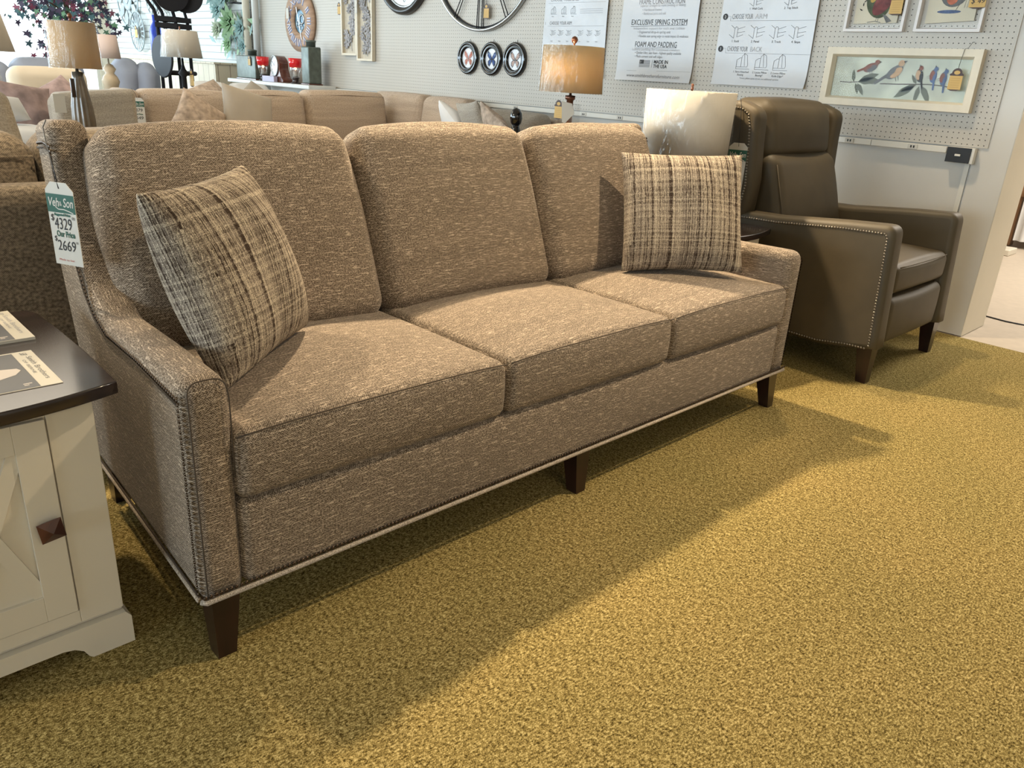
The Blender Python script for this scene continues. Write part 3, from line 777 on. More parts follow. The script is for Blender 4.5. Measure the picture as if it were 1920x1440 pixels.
# ------------------------------------------------------------------ recliner
rec = thing('wing_recliner', 'olive brown leather wing-back recliner with pewter nailheads by the pegboard wall', 'armchair', (3.15, .35, 0))
ap = densify(roundpoly([(-.135, .158), (-.105, .668, .045), (.10, .655), (.40, .628), (.66, .622, .03), (.70, .30), (.66, .155), (.50, .150), (.30, .125), (.12, .118), (-.03, .140)], 6), .05)
for k, (x0, x1) in enumerate(((2.745, 2.850), (3.442, 3.548))):
    b = MB(); rprism(b, ap, x0, x1, .026, 'leather', lambda u, v, t: (t, u, v), 5); arm = b.build('arm', rec)
wp_ = densify(roundpoly([(.555, .612), (.545, .76), (.557, .92), (.560, 1.055, .06), (.66, 1.092, .04), (.80, 1.075, .05), (.845, .70), (.85, .55), (.60, .55)], 6), .05)
for k, (x0, x1) in enumerate(((2.742, 2.842), (3.447, 3.547))):
    sg = -1 if k == 0 else 1
    def flare(x, y, z, sg=sg): return (x+sg*.02*max(0, (z-.62)/.45)**1.5, y, z)
    b = MB(); rprism(b, wp_, x0, x1, .028, 'leather', lambda u, v, t: (t, u, v), 5, flare); wing = b.build('wing', rec)
    nx = x0-.0012 if k == 0 else x1+.0012
    b = MB(); pts = along([(.592, .625), (.575, .74), (.585, .88), (.592, .99), (.605, 1.035), (.64, 1.058), (.72, 1.062)], .0125)
    nails(b, [flare(nx, p[0], p[1]) for p in pts], (sg, 0, 0), .0050, 'nickel'); b.build('nailhead_trim', wing)
for nx, sg in ((2.7438, -1), (3.5492, 1)):
    b = MB(); pts = along([(-.105, .172), (-.082, .615), (-.072, .632), (.10, .626), (.40, .602), (.60, .598)], .012)+along([(-.09, .158), (.0, .155), (.12, .138), (.30, .143), (.50, .168), (.64, .175)], .012)
    nails(b, [(nx, p[0], p[1]) for p in pts], (sg, 0, 0), .0048, 'nickel'); b.build('nailhead_trim', rec)
b = MB(); softbox(b, (3.146, .235, .432), (.296, .345, .065), .034, 'leather', (6, 6, 2), (0, .018, .030), 4)
c = b.build('seat_cushion', rec)
s = MB(); tube(s, [(2.885+.522*i/10, -.110-.012*(1-(2*i/10-1)**2), .4865+.004*(1-(2*i/10-1)**2)) for i in range(11)], .003, 'leather', 5); s.build('welt', c)
b = MB(); softbox(b, (3.146, .0, .255), (.293, .118, .105), .035, 'leather', (6, 2, 4), (0, .022, 0), 4); b.build('footrest_panel', rec)
b = MB(); softbox(b, (3.146, .40, .235), (.292, .30, .085), .02, 'leather', (1, 1, 1)); b.build('seat_base', rec)
def rl(x, y, z): return (x, .375+y+.30*z, .49+z)
b = MB(); softbox(b, (3.146, .11, .185), (.298, .085, .200), .05, 'leather', (6, 2, 6), (0, .042, .0), 4, tf=rl); bc = b.build('back_cushion', rec)
s = MB(); tube(s, [rl(2.862, .03, .02), rl(2.860, .024, .15), rl(2.862, .028, .34)], .003, 'leather', 5); s.build('welt', bc)
b = MB(); softbox(b, (3.146, .665, .972), (.300, .105, .128), .06, 'leather', (6, 2, 5), (0, .035, .012), 4, tf=lambda x, y, z: (x, y+.16*(z-.972), z)); b.build('headrest', rec)
b = MB(); softbox(b, (3.146, .775, .60), (.30, .05, .44), .03, 'leather', (1, 1, 3), tf=lambda x, y, z: (x, y+.08*(z-.6), z)); b.build('outside_back', rec)
for lx, ly, dx, dy in ((2.795, -.085, -.002, -.010), (3.497, -.085, .002, -.010), (2.80, .62, 0, .02), (3.495, .62, 0, .02)):
    b = MB(); leg(b, lx, ly, .066, .042, .16, 'mahog', dx, dy); b.build('leg', rec)
price_tag('white and green price tag hanging on the recliner wing behind the lampshade', (2.712, .622, .915), (.40, -.92, 0), .080, .21,
    [('NUP', .12, 'ink', -.42, -.50, .6, 0), ('Our Price', .09, 'green', -.35, -.66, .66, 0)], [(2.712, .622, .90), (2.714, .63, .97), (2.716, .64, 1.06), (2.74, .665, 1.098)])

# ------------------------------------------------------------------ lamps
def lamp(label, c, rt, rb, z0, z1, shade, base_prof, base_m, film=True, finial=None, seg=40, lit=None, name='table_lamp', sq=None, group=None):
    """c: foot position; z0..z1: shade span above the foot; base_prof: turned profile above the foot."""
    t = thing(name, label, 'lamp', c, group); C = Vector(c)
    b = MB(); lathe(b, base_prof, base_m, c, 84 if sq else 28, sq=sq); b.build('base', t)
    b = MB(); th = .0018
    lathe(b, [(rb, z0), (rb*.5+rt*.5, (z0+z1)/2), (rt, z1), (rt-th, z1), (rb-th, z0), (rb, z0)], shade, c, seg)
    sh = b.build('lamp_shade', t)
    b = MB()
    for zz, rr in ((z1-.004, rt-.002),):
        for k in range(3):
            a = 2*pi*k/3; tube(b, [(C.x, C.y, C.z+zz-.02), (C.x+rr*cos(a), C.y+rr*sin(a), C.z+zz)], .0022, 'silver', 5)
    tube(b, [(C.x, C.y, C.z+base_prof[-1][1]), (C.x, C.y, C.z+z1+.012)], .004, 'silver', 6); b.build('harp', t)
    if finial:
        b = MB(); lathe(b, [(.004, z1), (.007, z1+.008), (.005, z1+.014), (finial*.7, z1+.014+finial*.4), (finial, z1+.014+finial*1.1), (finial*.7, z1+.014+finial*1.8), (0., z1+.014+finial*2.1)], 'copper', c, 16); b.build('finial', t)
    if film:
        b = MB(); vs = []; fs = []; n = 56; rows = 8
        for j in range(rows+1):
            for i in range(n):
                a = 2*pi*i/n; f = j/rows; rr = rb+(rt-rb)*f+.004+.003*sin(9*a+2*f)+.002*sin(23*a+5*f)+.003*random.random()
                vs.append((C.x+rr*cos(a), C.y+rr*sin(a), C.z+z0-.003+(z1-z0+.006)*f))
        for j in range(rows):
            for i in range(n): k = (i+1) % n; fs.append([j*n+i, j*n+k, (j+1)*n+k, (j+1)*n+i])
        b.add(vs, fs, 'film', True); b.build('plastic_wrap', t)
    return t
CAB = .5772
lamp('table lamp with wide white drum shade in clear plastic, between sofa and recliner', (2.495, .755, CAB), .190, .184, .272, .540, 'whiteshade',
     [(.075, 0), (.078, .012), (.055, .025), (.03, .04), (.05, .09), (.062, .14), (.05, .19), (.02, .235), (.012, .26), (.008, .30)], 'turned', True, .007)

# ================================================================== ON THE PEGBOARD WALL
def ticket(label, y, z, t, w=.046, h=.088, hook=None, txt=None, yawn=0.):
    """small amber shop ticket with a dark scalloped crest, hanging in the plane of the wall."""
    th = thing('price_ticket', label, 'price tag', (XW-t, y, z), 'amber price tickets')
    fn = lambda u, v, s: (XW-t-s, y-u, z+v)
    b = MB(); flat(b, [(-w/2, -h*.30), (w/2, -h*.30), (w/2*1.05, -h*.96), (w*.2, -h), (-w*.2, -h), (-w/2*1.05, -h*.96)], 'tagwood', fn, 0, .0012)
    for k in range(5): flat(b, [(-w*.36, -h*(.46+.10*k)), (w*.36, -h*(.46+.10*k)), (w*.36, -h*(.468+.10*k)), (-w*.36, -h*(.468+.10*k))], 'tagline', fn, .0016)
    if txt: text(b, txt, h*.30, 'ink', fn, (-w*.42, -h*.80), .0018, shear=.2, width=w*.84)
    flat(b, [(-w*.5, -h*.965), (w*.5, -h*.965), (w*.2, -h*1.03), (-w*.2, -h*1.03)], 'tagtop', fn, .0002, .0016)
    b.build('card', th)
    b = MB(); flat(b, [(-w*.55, -h*.34), (w*.55, -h*.34), (w*.55, -h*.27)]+ell(0, -h*.22, w*.40, h*.22, 10, 0, 0, pi)+[(-w*.55, -h*.27)], 'tagtop', fn, .0012, .0022)
    flat(b, ell(0, -h*.20, w*.24, h*.095, 14), 'tagwood', fn, .0026)
    b.build('crest', th)
    if hook: b = MB(); tube(b, [(XW-t-.001, y, z-.004)]+hook, .0011, 'iron', 5); b.build('hook_wire', th)
    return th
RV = lambda y0, z0: (lambda u, v, t: (XW-t, y0-u, z0+v))       # wall plane read by someone facing it

def poster(name, label, yl, yr, zb, zt, draw):
    t = thing('poster', label, 'poster', (XW, (yl+yr)/2, (zb+zt)/2), 'furniture maker posters')
    W, H = yl-yr, zt-zb; rows, cols = 16, 6
    def bulge(u, v): return .012+.010*sin(pi*min(1, v/.25))*0+.016*max(0, 1-v/.10)**2+.004*sin(4*u/W+9*v)
    vs = []; fs = []
    for s in (0, .0012):
        for j in range(rows+1):
            for i in range(cols+1):
                u, v = W*i/cols, H*(j/rows)**1.6; vs.append((XW-bulge(u, v)-s, yl-u, zb+v))
    n = (rows+1)*(cols+1)
    for k in range(2):
        for j in range(rows):
            for i in range(cols):
                q = [k*n+j*(cols+1)+i, k*n+j*(cols+1)+i+1, k*n+(j+1)*(cols+1)+i+1, k*n+(j+1)*(cols+1)+i]; fs.append(q if k else q[::-1])
    b = MB(); b.add(vs, fs, 'poster', True); b.build('sheet', t)
    fn = lambda u, v, s: (XW-bulge(u, v)-.0026-s, yl-u, zb+v)
    b = MB(); draw(b, fn, W, H); b.build('printing', t)
    return t
def sofa_line(b, fn, x, z, s, kind):
    """little line drawing of a sofa arm or back."""
    S = lambda pts: stroke(b, [(x+p[0]*s, z+p[1]*s) for p in pts], .0016, 'ink', fn)
    if kind == 'arm':
        S([(-.3, -.45), (-.3, .35), (-.18, .5), (0, .42), (0, -.35)]); S([(-.8, -.15), (-.3, -.45)]); S([(0, .3), (.7, .5)]); S([(0, 0), (.75, .1)]); S([(0, -.35), (.6, -.15)]); S([(-.3, .35), (-.7, .6)])
    else:
        S([(-.5, -.5), (-.5, .15), (-.25, .3), (-.1, .3)]); S([(-.1, -.35), (-.1, .4), (.1, .62), (.35, .5), (.5, -.2), (.45, -.35), (-.5, -.35)]); S([(.1, .62), (.22, -.3)]); S([(-.5, -.5), (.7, -.5)])
def drawA(b, fn, W, H):
    g = 'grayink'
    text(b, 'CHOOSE YOUR BASE', .032, g, fn, (.05, .485), width=.27); stroke(b, [(.03, .474), (.57, .474)], .0014, g, fn)
    for x in (.085, .185, .275): sofa_line(b, fn, x, .425, .045, 'back'); text(b, 'Base', .012, g, fn, (x-.015, .385))
    for z in (.43, .418, .406): flat(b, [(.34, z), (.55, z), (.55, z+.003), (.34, z+.003)], 'paleink', fn)
    text(b, '1', .026, g, fn, (.008, .335)); text(b, 'CHOOSE YOUR ARM', .032, g, fn, (.055, .335), width=.21); stroke(b, [(.04, .326), (.57, .326)], .0014, g, fn)
    for k, x in enumerate((.095, .17, .245, .355, .44, .515)): sofa_line(b, fn, x, .28, .036, 'arm'); text(b, 'Style', .012, g, fn, (x-.018, .225))
    for x in (.095, .17, .245, .355, .44, .515): sofa_line(b, fn, x, .15, .05, 'back')
def drawB(b, fn, W, H):
    g = 'grayink'
    text(b, 'FRAME CONSTRUCTION', .042, g, fn, (.130, .455), width=.355)
    def row(s, x0, x1, z, sz=.022, m='paleink'): text(b, s, sz, m, fn, (x0, z), width=x1-x0)
    row('Superior strength to resist twisting or flexing', .140, .495, .440)
    row('• Hardwood frames', .160, .315, .416); row('• Reinforced joints and rails', .163, .350, .394)
    text(b, 'EXCLUSIVE SPRING SYSTEM', .046, 'ink', fn, (.083, .335), width=.435); stroke(b, [(.083, .326), (.52, .332)], .002, 'ink', fn)
    row('Independent support for each seat cushion', .105, .505, .308)
    row('• Engineered drop-in spring unit', .143, .400, .286, .022, g); row('• Flexible seat spring edge to resist impact & weakness', .148, .540, .262, .022, g)
    text(b, 'FOAM AND PADDING', .046, 'ink', fn, (.133, .205), width=.325); stroke(b, [(.133, .197), (.462, .203)], .002, 'ink', fn)
    row('Luxury padding for continued comfort', .115, .485, .183)
    row('• Qualux Ultra seat foam - highest quality available', .140, .500, .163, .022, g); row('• Plush corners and soft edges', .142, .360, .141, .022, g)
    for k in range(7): flat(b, [(.187, .084+.0062*k), (.271, .085+.0062*k), (.271, .0888+.0062*k), (.187, .0878+.0062*k)], g, fn)
    flat(b, [(.187, .104), (.222, .1045), (.222, .128), (.187, .1275)], 'ink', fn)
    flat(b, [(.286, .082), (.2885, .082), (.2885, .13), (.286, .13)], g, fn)
    text(b, 'MADE IN', .030, 'ink', fn, (.300, .108), width=.108, bold=.0006); text(b, 'THE USA', .030, 'ink', fn, (.300, .082), width=.106, bold=.0006)
    stroke(b, [(.09, .060), (.59, .066)], .0012, g, fn); text(b, 'www.smithbrothersfurniture.com', .030, g, fn, (.095, .022), width=.42, shear=.15)
def drawC(b, fn, W, H):
    g = 'grayink'
    for x, s in ((.20, '1  Wall Cork'), (.42, '2  Top Stitch')): sofa_line(b, fn, x+.02, .450, .055, 'arm'); text(b, s, .016, 'ink', fn, (x-.02, .408))
    def head(n, a, c, z):
        flat(b, ell(.030, z+.012, .017, .017, 18), 'ink', fn); text(b, n, .022, 'poster', fn, (.030, z+.004), .0006, 'CENTER')
        text(b, a, .038, g, fn, (.075, z), width=.135); text(b, c, .038, 'paleink', fn, (.225, z), width=.075)
        stroke(b, [(.048, z+.014), (.066, z+.014), (.066, z-.010), (.600, z-.010)], .0014, g, fn)
    head('2', 'CHOOSE YOUR', 'ARM', .360)
    for x, s in ((.125, '1. Sock'), (.252, '2. Panel'), (.384, '3. Track'), (.506, '4. Slope')): sofa_line(b, fn, x, .286, .066, 'arm'); text(b, s, .017, 'ink', fn, (x-.030, .235))
    head('3', 'CHOOSE YOUR', 'BACK', .186)
    for x, s, s2 in ((.190, '1. Semi-Attached', 'Boxing'), (.312, '2. Loose Pillow', 'Boxing*'), (.428, '3. Loose Pillow', 'Knife Edge*')):
        sofa_line(b, fn, x, .128, .075, 'back'); text(b, s, .015, 'ink', fn, (x, .070), align='CENTER'); text(b, s2, .015, 'ink', fn, (x, .054), align='CENTER')
    text(b, '*Loose pillow styles shown are additional options', .014, g, fn, (.19, .036), width=.25)
poster('poster', 'white furniture poster of arm styles partly behind the glowing lamp', 3.06, 2.470, 1.155, 2.05, drawA)
poster('poster', 'white poster headed EXCLUSIVE SPRING SYSTEM with a small flag', 2.345, 1.748, 1.152, 2.05, drawB)
poster('poster', 'white poster with CHOOSE YOUR BACK drawings above the recliner', 1.588, .985, 1.157, 2.05, drawC)

# butterfly pictures
def wing(b, fn, cx, cz, s, m, edge):
    for sg in (-1, 1):
        up = [(0, .05), (.25, .62), (.62, .95), (.80, .80), (.74, .35), (.40, .02), (0, -.02)]
        lo = [(0, 0), (.40, 0), (.66, -.22), (.62, -.60), (.40, -.82), (.18, -.55), (0, -.12)]
        for P, k in ((up, 0), (lo, .0002)):
            flat(b, [(cx+sg*x*s*1.08, cz+y*s*1.05) for x, y in P][::sg], edge, fn, .0010+k)
            mx, my = sum(p[0] for p in P)/len(P), sum(p[1] for p in P)/len(P)
            flat(b, [(cx+sg*(mx+(x-mx)*.80)*s, cz+(my+(y-my)*.80)*s) for x, y in P][::sg], m, fn, .0014+k)
    flat(b, ell(cx, cz, s*.05, s*.42, 12), 'b_dark', fn, .0020)
    for sg in (-1, 1): stroke(b, [(cx, cz+.35*s), (cx+sg*.2*s, cz+.85*s)], .0008, 'b_dark', fn, .002)
for y, m, e, lab in ((3.893, 'b_rose', 'b_tan', 'round glossy black frame holding an orange-pink butterfly'), (3.613, 'b_navy', 'b_dark', 'round glossy black frame holding a blue butterfly'), (3.348, 'b_tan', 'b_dark', 'round glossy black frame holding a tan and black butterfly')):
    t = thing('butterfly_picture', lab, 'picture', (XW, y, 1.250), 'round butterfly pictures'); fn = RV(y, 1.250)
    b = MB(); circ_prof(b, (0, 0), [(.120, .002), (.124, .014), (.118, .026), (.104, .030), (.100, .024), (.094, .022), (.086, .028), (.078, .024), (.073, .010)], 'gloss', fn, 48); b.build('frame', t)
    b = MB(); flat(b, ell(0, 0, .079, .079, 32), 'face', fn, .004, .008); wing(b, lambda u, v, s: fn(u, v, s+.008), .002, -.004, .062, m, e); b.build('print', t)
    b = MB(); flat(b, ell(0, 0, .075, .075, 32), 'pane', fn, .0135); b.build('glass', t)
    b = MB(); tube(b, [fn(.012, .110, .004), fn(.012, .138, .004), fn(.012, .140, -.002)], .0014, 'iron', 5); b.build('hook', t)

# big spoked wheel clock
t = thing('wheel_clock', 'large silver wheel clock with black spokes above the butterfly frames', 'clock', (XW, 3.745, 2.07)); fn = RV(3.745, 2.07)
b = MB(); circ_prof(b, (0, 0), [(.628, .006), (.628, .030), (.618, .036), (.606, .030), (.606, .006), (.628, .006)], 'silver', fn, 72)
circ_prof(b, (0, 0), [(.602, .010), (.596, .016), (.590, .010)], 'iron', fn, 72); b.build('rim', t)
b = MB(); circ_prof(b, (0, 0), [(.19, .01), (.19, .03), (.16, .034), (.16, .01)], 'silver', fn, 40); flat(b, ell(0, 0, .16, .16, 36), 'face', fn, .012, .02); b.build('hub', t)
for k in range(12):
    a = -pi/2+k*pi/6; b = MB(); q = (-.016, .016) if k % 2 else (-.030, .0, .030)
    for o_ in (q if k not in (0,) else (-.042, -.022, .022, .042)):
        d = Vector((cos(a), sin(a))); p = Vector((-d.y, d.x))
        tube(b, [fn(*(d*.18+p*o_*.55), .024), fn(*(d*.622+p*o_), .026)], .0042, 'iron', 6)
    b.build('spoke', t)
ticket('amber price ticket hanging inside the silver wheel clock', 3.672, 1.640, .03, .056, .105, [(XW-.03, 3.672, 1.68), (XW-.028, 3.68, 1.80)])

# white clock
t = thing('wall_clock', 'round white wall clock with a dark brown rim, only its lower edge showing', 'clock', (XW, 4.75, 1.935)); fn = RV(4.75, 1.935)
b = MB(); circ_prof(b, (0, 0), [(.362, .004), (.366, .03), (.350, .058), (.318, .050), (.304, .024)], 'gunmetal', fn, 64)
circ_prof(b, (0, 0), [(.304, .024), (.296, .026), (.290, .018)], 'silver', fn, 64); b.build('rim', t)
b = MB(); flat(b, ell(0, 0, .300, .300, 64), 'face', fn, .010, .016)
for k in range(1, 13):
    a = pi/2-k*pi/6; text(b, str(k), .085, 'redink' if k in (4, 5) else 'grayink', fn, (.235*cos(a), .235*sin(a)-.030), .0168, 'CENTER')
b.build('dial', t)
b = MB(); flat(b, seg2((0, -.03), (.10, .10), .012), 'ink', fn, .019, .021); flat(b, seg2((0, -.03), (-.16, .12), .008), 'ink', fn, .022, .024); b.build('hand', t)
b = MB(); flat(b, ell(0, 0, .302, .302, 64), 'pane', fn, .030); b.build('glass', t)

# plank clock with roman numerals
t = thing('roman_numeral_clock', 'round plank wall clock with blue roman numerals and open gear centre', 'clock', (XW, 6.517, 1.530)); fn = RV(6.517, 1.530)
b = MB(); ring(b, (0, 0), .112, .285, 'clockwood', fn, .008, .034, 64); b.build('plank_ring', t)
for k, s in enumerate(('XII', 'I', 'II', 'III', 'IIII', 'V', 'VI', 'VII', 'VIII', 'IX', 'X', 'XI')):
    a = pi/2-k*pi/6; b = MB()
    text(b, s, .098, 'numeral', fn, (.165*cos(a), .165*sin(a)), .0352, 'CENTER', rot=a-pi/2, bold=.003)
    text(b, s, .098, 'numtop', fn, (.165*cos(a)-.006, .165*sin(a)+.004), .0375, 'CENTER', rot=a-pi/2, bold=-.001)
    b.build('numeral', t)
b = MB(); flat(b, ell(0, 0, .112, .112, 40), 'mechblue', fn, .006, .010)
for rr, cx, cz in ((.05, .02, .02), (.035, -.05, -.02), (.03, .01, -.06)):
    ring(b, (cx, cz), rr*.7, rr, 'silver', fn, .012, .018, 20)
b.build('gear_plate', t)
b = MB(); flat(b, seg2((0, 0), (.05, -.17), .012), 'face', fn, .040, .042); flat(b, seg2((0, 0), (-.03, .13), .014), 'face', fn, .043, .045); b.build('hand', t)
b = MB(); flat(b, [(-.028, -.05), (.028, -.05), (.028, .03), (.014, .05), (-.014, .05), (-.028, .03)], 'card', lambda u, v, s: fn(u-.205, v+.075, s), .046, .048)
o = b.build('price_card', at=fn(-.205, .075, .046)); tag(o, 'cream price card hanging on the plank clock', 'price tag')

# carved floral panels
def petals(b, fn, cx, cz, r, n, lift):
    for k in range(n):
        a = 2*pi*k/n+random.random()*.4; d = Vector((cos(a), sin(a))); p = Vector((-d.y, d.x))
        pts = [Vector((cx, cz))+d*r*q+p*r*w for q, w in ((.1, 0), (.5, .34), (1, .18), (1.1, 0), (1, -.18), (.5, -.34))]
        vs = [fn(*q, lift+(.010 if i in (2, 3, 4) else .002)) for i, q in enumerate(pts)]+[fn(*(Vector((cx, cz))+d*r*.6), lift+.013)]
        b.add(vs, [[i, (i+1) % 6, 6] for i in range(6)], 'carved', False)
for y0, zb, lab in ((5.595, 1.232, 'narrow framed panel of grey carved flowers, the one hanging slightly higher'), (5.335, 1.190, 'narrow framed panel of grey carved flowers, the one hanging slightly lower')):
    t = thing('carved_flower_panel', lab, 'wall decor', (XW, y0, zb), 'carved flower panels'); fn = RV(y0, zb); hw, H = .128, .88
    b = MB(); flat(b, [(-hw, 0), (hw, 0), (hw, H), (-hw, H)], 'raffia', fn, .004, .010); b.build('backing', t)
    b = MB()
    for lo, hi in (((-hw, 0), (-hw+.018, H)), ((hw-.018, 0), (hw, H)), ((-hw+.018, 0), (hw-.018, .018)), ((-hw+.018, H-.018), (hw-.018, H))):
        flat(b, [lo, (hi[0], lo[1]), hi, (lo[0], hi[1])], 'pineframe', fn, .010, .042)
    b.build('frame', t)
    b = MB()
    stroke(b, [(.01, .04), (.0, .2), (.015, .4), (-.005, .6), (.005, .85)], .006, 'carved', fn, .014)
    for k in range(30):
        petals(b, fn, random.uniform(-.075, .075), .09+.025*k, random.uniform(.030, .050), 6, .014+.004*random.random())
    b.build('carved_flowers', t)
ticket('amber price ticket beside the carved flower panels', 5.765, 1.690, .03, .055, .105)
b = MB(); fn = RV(5.455, 1.70); flat(b, roundpoly([(-.02, -.11, .01), (.02, -.11, .01), (.02, .04, .02), (-.02, .04, .02)]), 'card', fn, .046, .048); o = b.build('price_card', at=(XW-.046, 5.455, 1.66)); tag(o, 'white price card hanging between the two carved flower panels', 'price tag')

# framed birds
def bird(b, fn, x, z, s, mb_, mbelly, mhead, ang=0., flip=1, tail=1., t0=0.):
    c, q = cos(ang), sin(ang)
    T = lambda P: [(x+flip*(p[0]*c-p[1]*q)*s, z+(p[0]*q+p[1]*c)*s) for p in P]
    O = lambda P, m, k: flat(b, T(P) if flip > 0 else T(P)[::-1], m, fn, t0+.0003*k)
    O([(-.45, -.10), (-1.05-.35*tail, -.26), (-1.10-.35*tail, -.10), (-.45, .12)], mb_, 1)
    O(ell(0, 0, .62, .34, 20, .25), mb_, 2)
    O(ell(.10, -.08, .46, .24, 18, .3), mbelly, 3)
    O([(-.62, -.14), (-.1, .26), (.22, .22), (.0, -.02), (-.35, -.14)], mb_, 4)
    O(ell(.58, .36, .22, .20, 16), mhead, 5)
    O([(.76, .42), (.98, .34), (.76, .29)], 'b_dark', 6)
    O(ell(.64, .40, .03, .03, 8), 'b_dark', 7)
    for lx in (-.05, .12): O([(lx, -.28), (lx+.04, -.28), (lx+.02, -.62), (lx-.02, -.62)], 'branch', 1)
def leafs(b, fn, spec, m='leafprint', k=0.):
    for x, z, L, a in spec:
        P = [(0, 0), (.3, .17), (.7, .14), (1, 0), (.7, -.10), (.3, -.13)]
        flat(b, [(x+L*(p[0]*cos(a)-p[1]*sin(a)), z+L*(p[0]*sin(a)+p[1]*cos(a))) for p in P], m, fn, .0004+k)
def picture_frame(t, fn, W, H, fw, depth, m, bev=.008):
    b = MB(); pr = [(0, 0), (0, depth), (fw*.75, depth), (fw, depth*.45), (fw, 0)]
    loops = [[(-W/2+d, -H/2+d), (W/2-d, -H/2+d), (W/2-d, H/2-d), (-W/2+d, H/2-d)] for d, _ in pr]
    vs = [fn(u, v, 0+pr[i][1]) for i, L in enumerate(loops) for u, v in L]; fs = []
    for i in range(len(pr)-1):
        for k in range(4): l = (k+1) % 4; fs.append([i*4+k, i*4+l, (i+1)*4+l, (i+1)*4+k])
    b.add(vs, fs, m, False); return b.build('frame', t)
yc, zc = .487, 1.231
t = thing('long_bird_picture', 'long cream-framed picture of five birds along a branch', 'picture', (XW, yc, zc)); fn = RV(yc, zc); W, H = .772, .286
picture_frame(t, fn, W, H, .045, .044, 'pineframe')
b = MB(); flat(b, [(-W/2+.04, -H/2+.04), (W/2-.04, -H/2+.04), (W/2-.04, H/2-.04), (-W/2+.04, H/2-.04)], 'aqua', fn, .004, .008)
f8 = lambda u, v, s: fn(u, v, s+.0085)
stroke(b, [(-.302, -.026), (-.25, -.028), (-.18, -.022), (-.12, -.031)], .004, 'branch', f8)
stroke(b, [(-.085, -.028), (0, -.027), (.08, -.024), (.16, -.021), (.22, -.025), (.30, -.036)], .005, 'branch', f8)
leafs(b, f8, ((-.225, -.026, .065, 1.75), (-.215, -.03, .06, -1.2), (-.205, -.03, .075, -.95), (-.205, -.024, .12, .10), (-.20, -.022, .11, .38), (.10, -.026, .09, -2.75), (.09, -.03, .11, -2.55), (.115, -.03, .085, -1.7), (.125, -.028, .10, -1.0), (.10, -.022, .055, 2.2)))
bird(b, f8, -.150, .048, .060, 'b_rust', 'b_grey', 'b_rust', .15, 1, .3, .001)
bird(b, f8, -.022, .030, .075, 'b_grey', 'b_buff', 'b_buff', .45, 1, 1.1, .001)
bird(b, f8, .106, .018, .052, 'b_dark', 'b_buff', 'b_rust', 1.05, -1, .7, .001)
bird(b, f8, .172, .018, .050, 'b_blue', 'b_rust', 'b_blue', 1.25, -1, .7, .001)
bird(b, f8, .222, .008, .050, 'b_blue', 'b_rust', 'b_blue', 1.25, -1, .7, .001)
b.build('print', t)
b = MB(); flat(b, [(-W/2+.04, -H/2+.04), (W/2-.04, -H/2+.04), (W/2-.04, H/2-.04), (-W/2+.04, H/2-.04)], 'pane', fn, .016); b.build('glass', t)
ticket('amber price ticket hanging in front of the long five-bird picture', .193, 1.288, .050, .058, .100, [(XW-.050, .19, 1.33), (XW-.048, .186, 1.374), (XW-.046, .172, 1.378), (XW-.02, .168, 1.405), (XW+.001, .167, 1.407)])
for yc, lab, k in ((.664, 'white-framed floating bird print with a green and wine bird, above the long picture', 0), (.302, 'white-framed floating bird print with a rosy grey bird, next to the doorway pillar', 1)):
    zc = 1.640; t = thing('floating_bird_print', lab, 'picture', (XW, yc, zc), 'square floating bird prints'); fn = RV(yc, zc); W, H = .308, .380
    picture_frame(t, fn, W, H, .018, .030, 'pinkwhite')
    b = MB(); a = .004 if k == 0 else .012
    flat(b, [(-.112, -.152+a*0), (.112, -.152+a), (.110, .15), (-.114, .148)], 'paper', fn, .010, .012); f8 = lambda u, v, s: fn(u, v, s+.0125)
    if k == 0:
        flat(b, ell(.0, -.055, .058, .075, 24, .5), 'b_green', f8, .0004); flat(b, ell(.030, -.045, .040, .078, 24, -.6), 'b_wine', f8, .0007); flat(b, ell(-.022, -.01, .020, .045, 18, -.3), 'b_gold', f8, .0010)
        flat(b, [(.030, -.105), (.055, -.115), (.085, -.140), (.060, -.148)], 'b_grey', f8, .0005); flat(b, ell(-.01, .05, .035, .03, 18), 'b_green', f8, .0012); flat(b, [(-.04, .055), (-.065, .045), (-.04, .040)], 'b_dark', f8, .0013)
        for x in (.006, .016): stroke(b, [(x, -.115), (x-.004, -.142)], .0016, 'b_dark', f8, .0006)
        stroke(b, [(-.04, -.145), (.0, -.140), (.03, -.146)], .003, 'b_grey', f8, .0006)
        leafs(b, f8, [(-.075, -.05-.02*q, .02, .6+q) for q in range(-3, 3)], 'b_dark', .0004)
    else:
        flat(b, ell(.0, -.02, .062, .060, 24), 'b_grey', f8, .0004); flat(b, ell(-.006, -.035, .028, .035, 18), 'b_rose', f8, .0007); flat(b, ell(-.03, .04, .036, .032, 18), 'b_grey', f8, .0008)
        flat(b, [(.03, -.02), (.09, .03), (.10, .055), (.045, .02)], 'b_grey', f8, .0006); flat(b, [(-.063, .045), (-.085, .035), (-.062, .03)], 'b_dark', f8, .0009)
        stroke(b, [(.03, -.07), (.018, -.096)], .002, 'b_dark', f8, .0005)
        flat(b, ell(-.01, -.100, .055, .008, 18), 'b_blue', f8, .0004)
        for q in range(5): stroke(b, [(.055+.012*q, -.085), (.06+.012*q, -.02-.01*(q % 2))], .0014, 'leafprint', f8, .0004); flat(b, ell(.06+.012*q, -.03-.015*(q % 3), .006, .006, 8), ('b_rose', 'leafprint')[q % 2], f8, .0006)
    b.build('print', t)
    b = MB(); flat(b, [(-W/2+.016, -H/2+.016), (W/2-.016, -H/2+.016), (W/2-.016, H/2-.016), (-W/2+.016, H/2-.016)], 'pane', fn, .016); b.build('glass', t)
ticket('amber price ticket hanging over the green and wine bird print', .560, 1.628, .036, .060, .100)
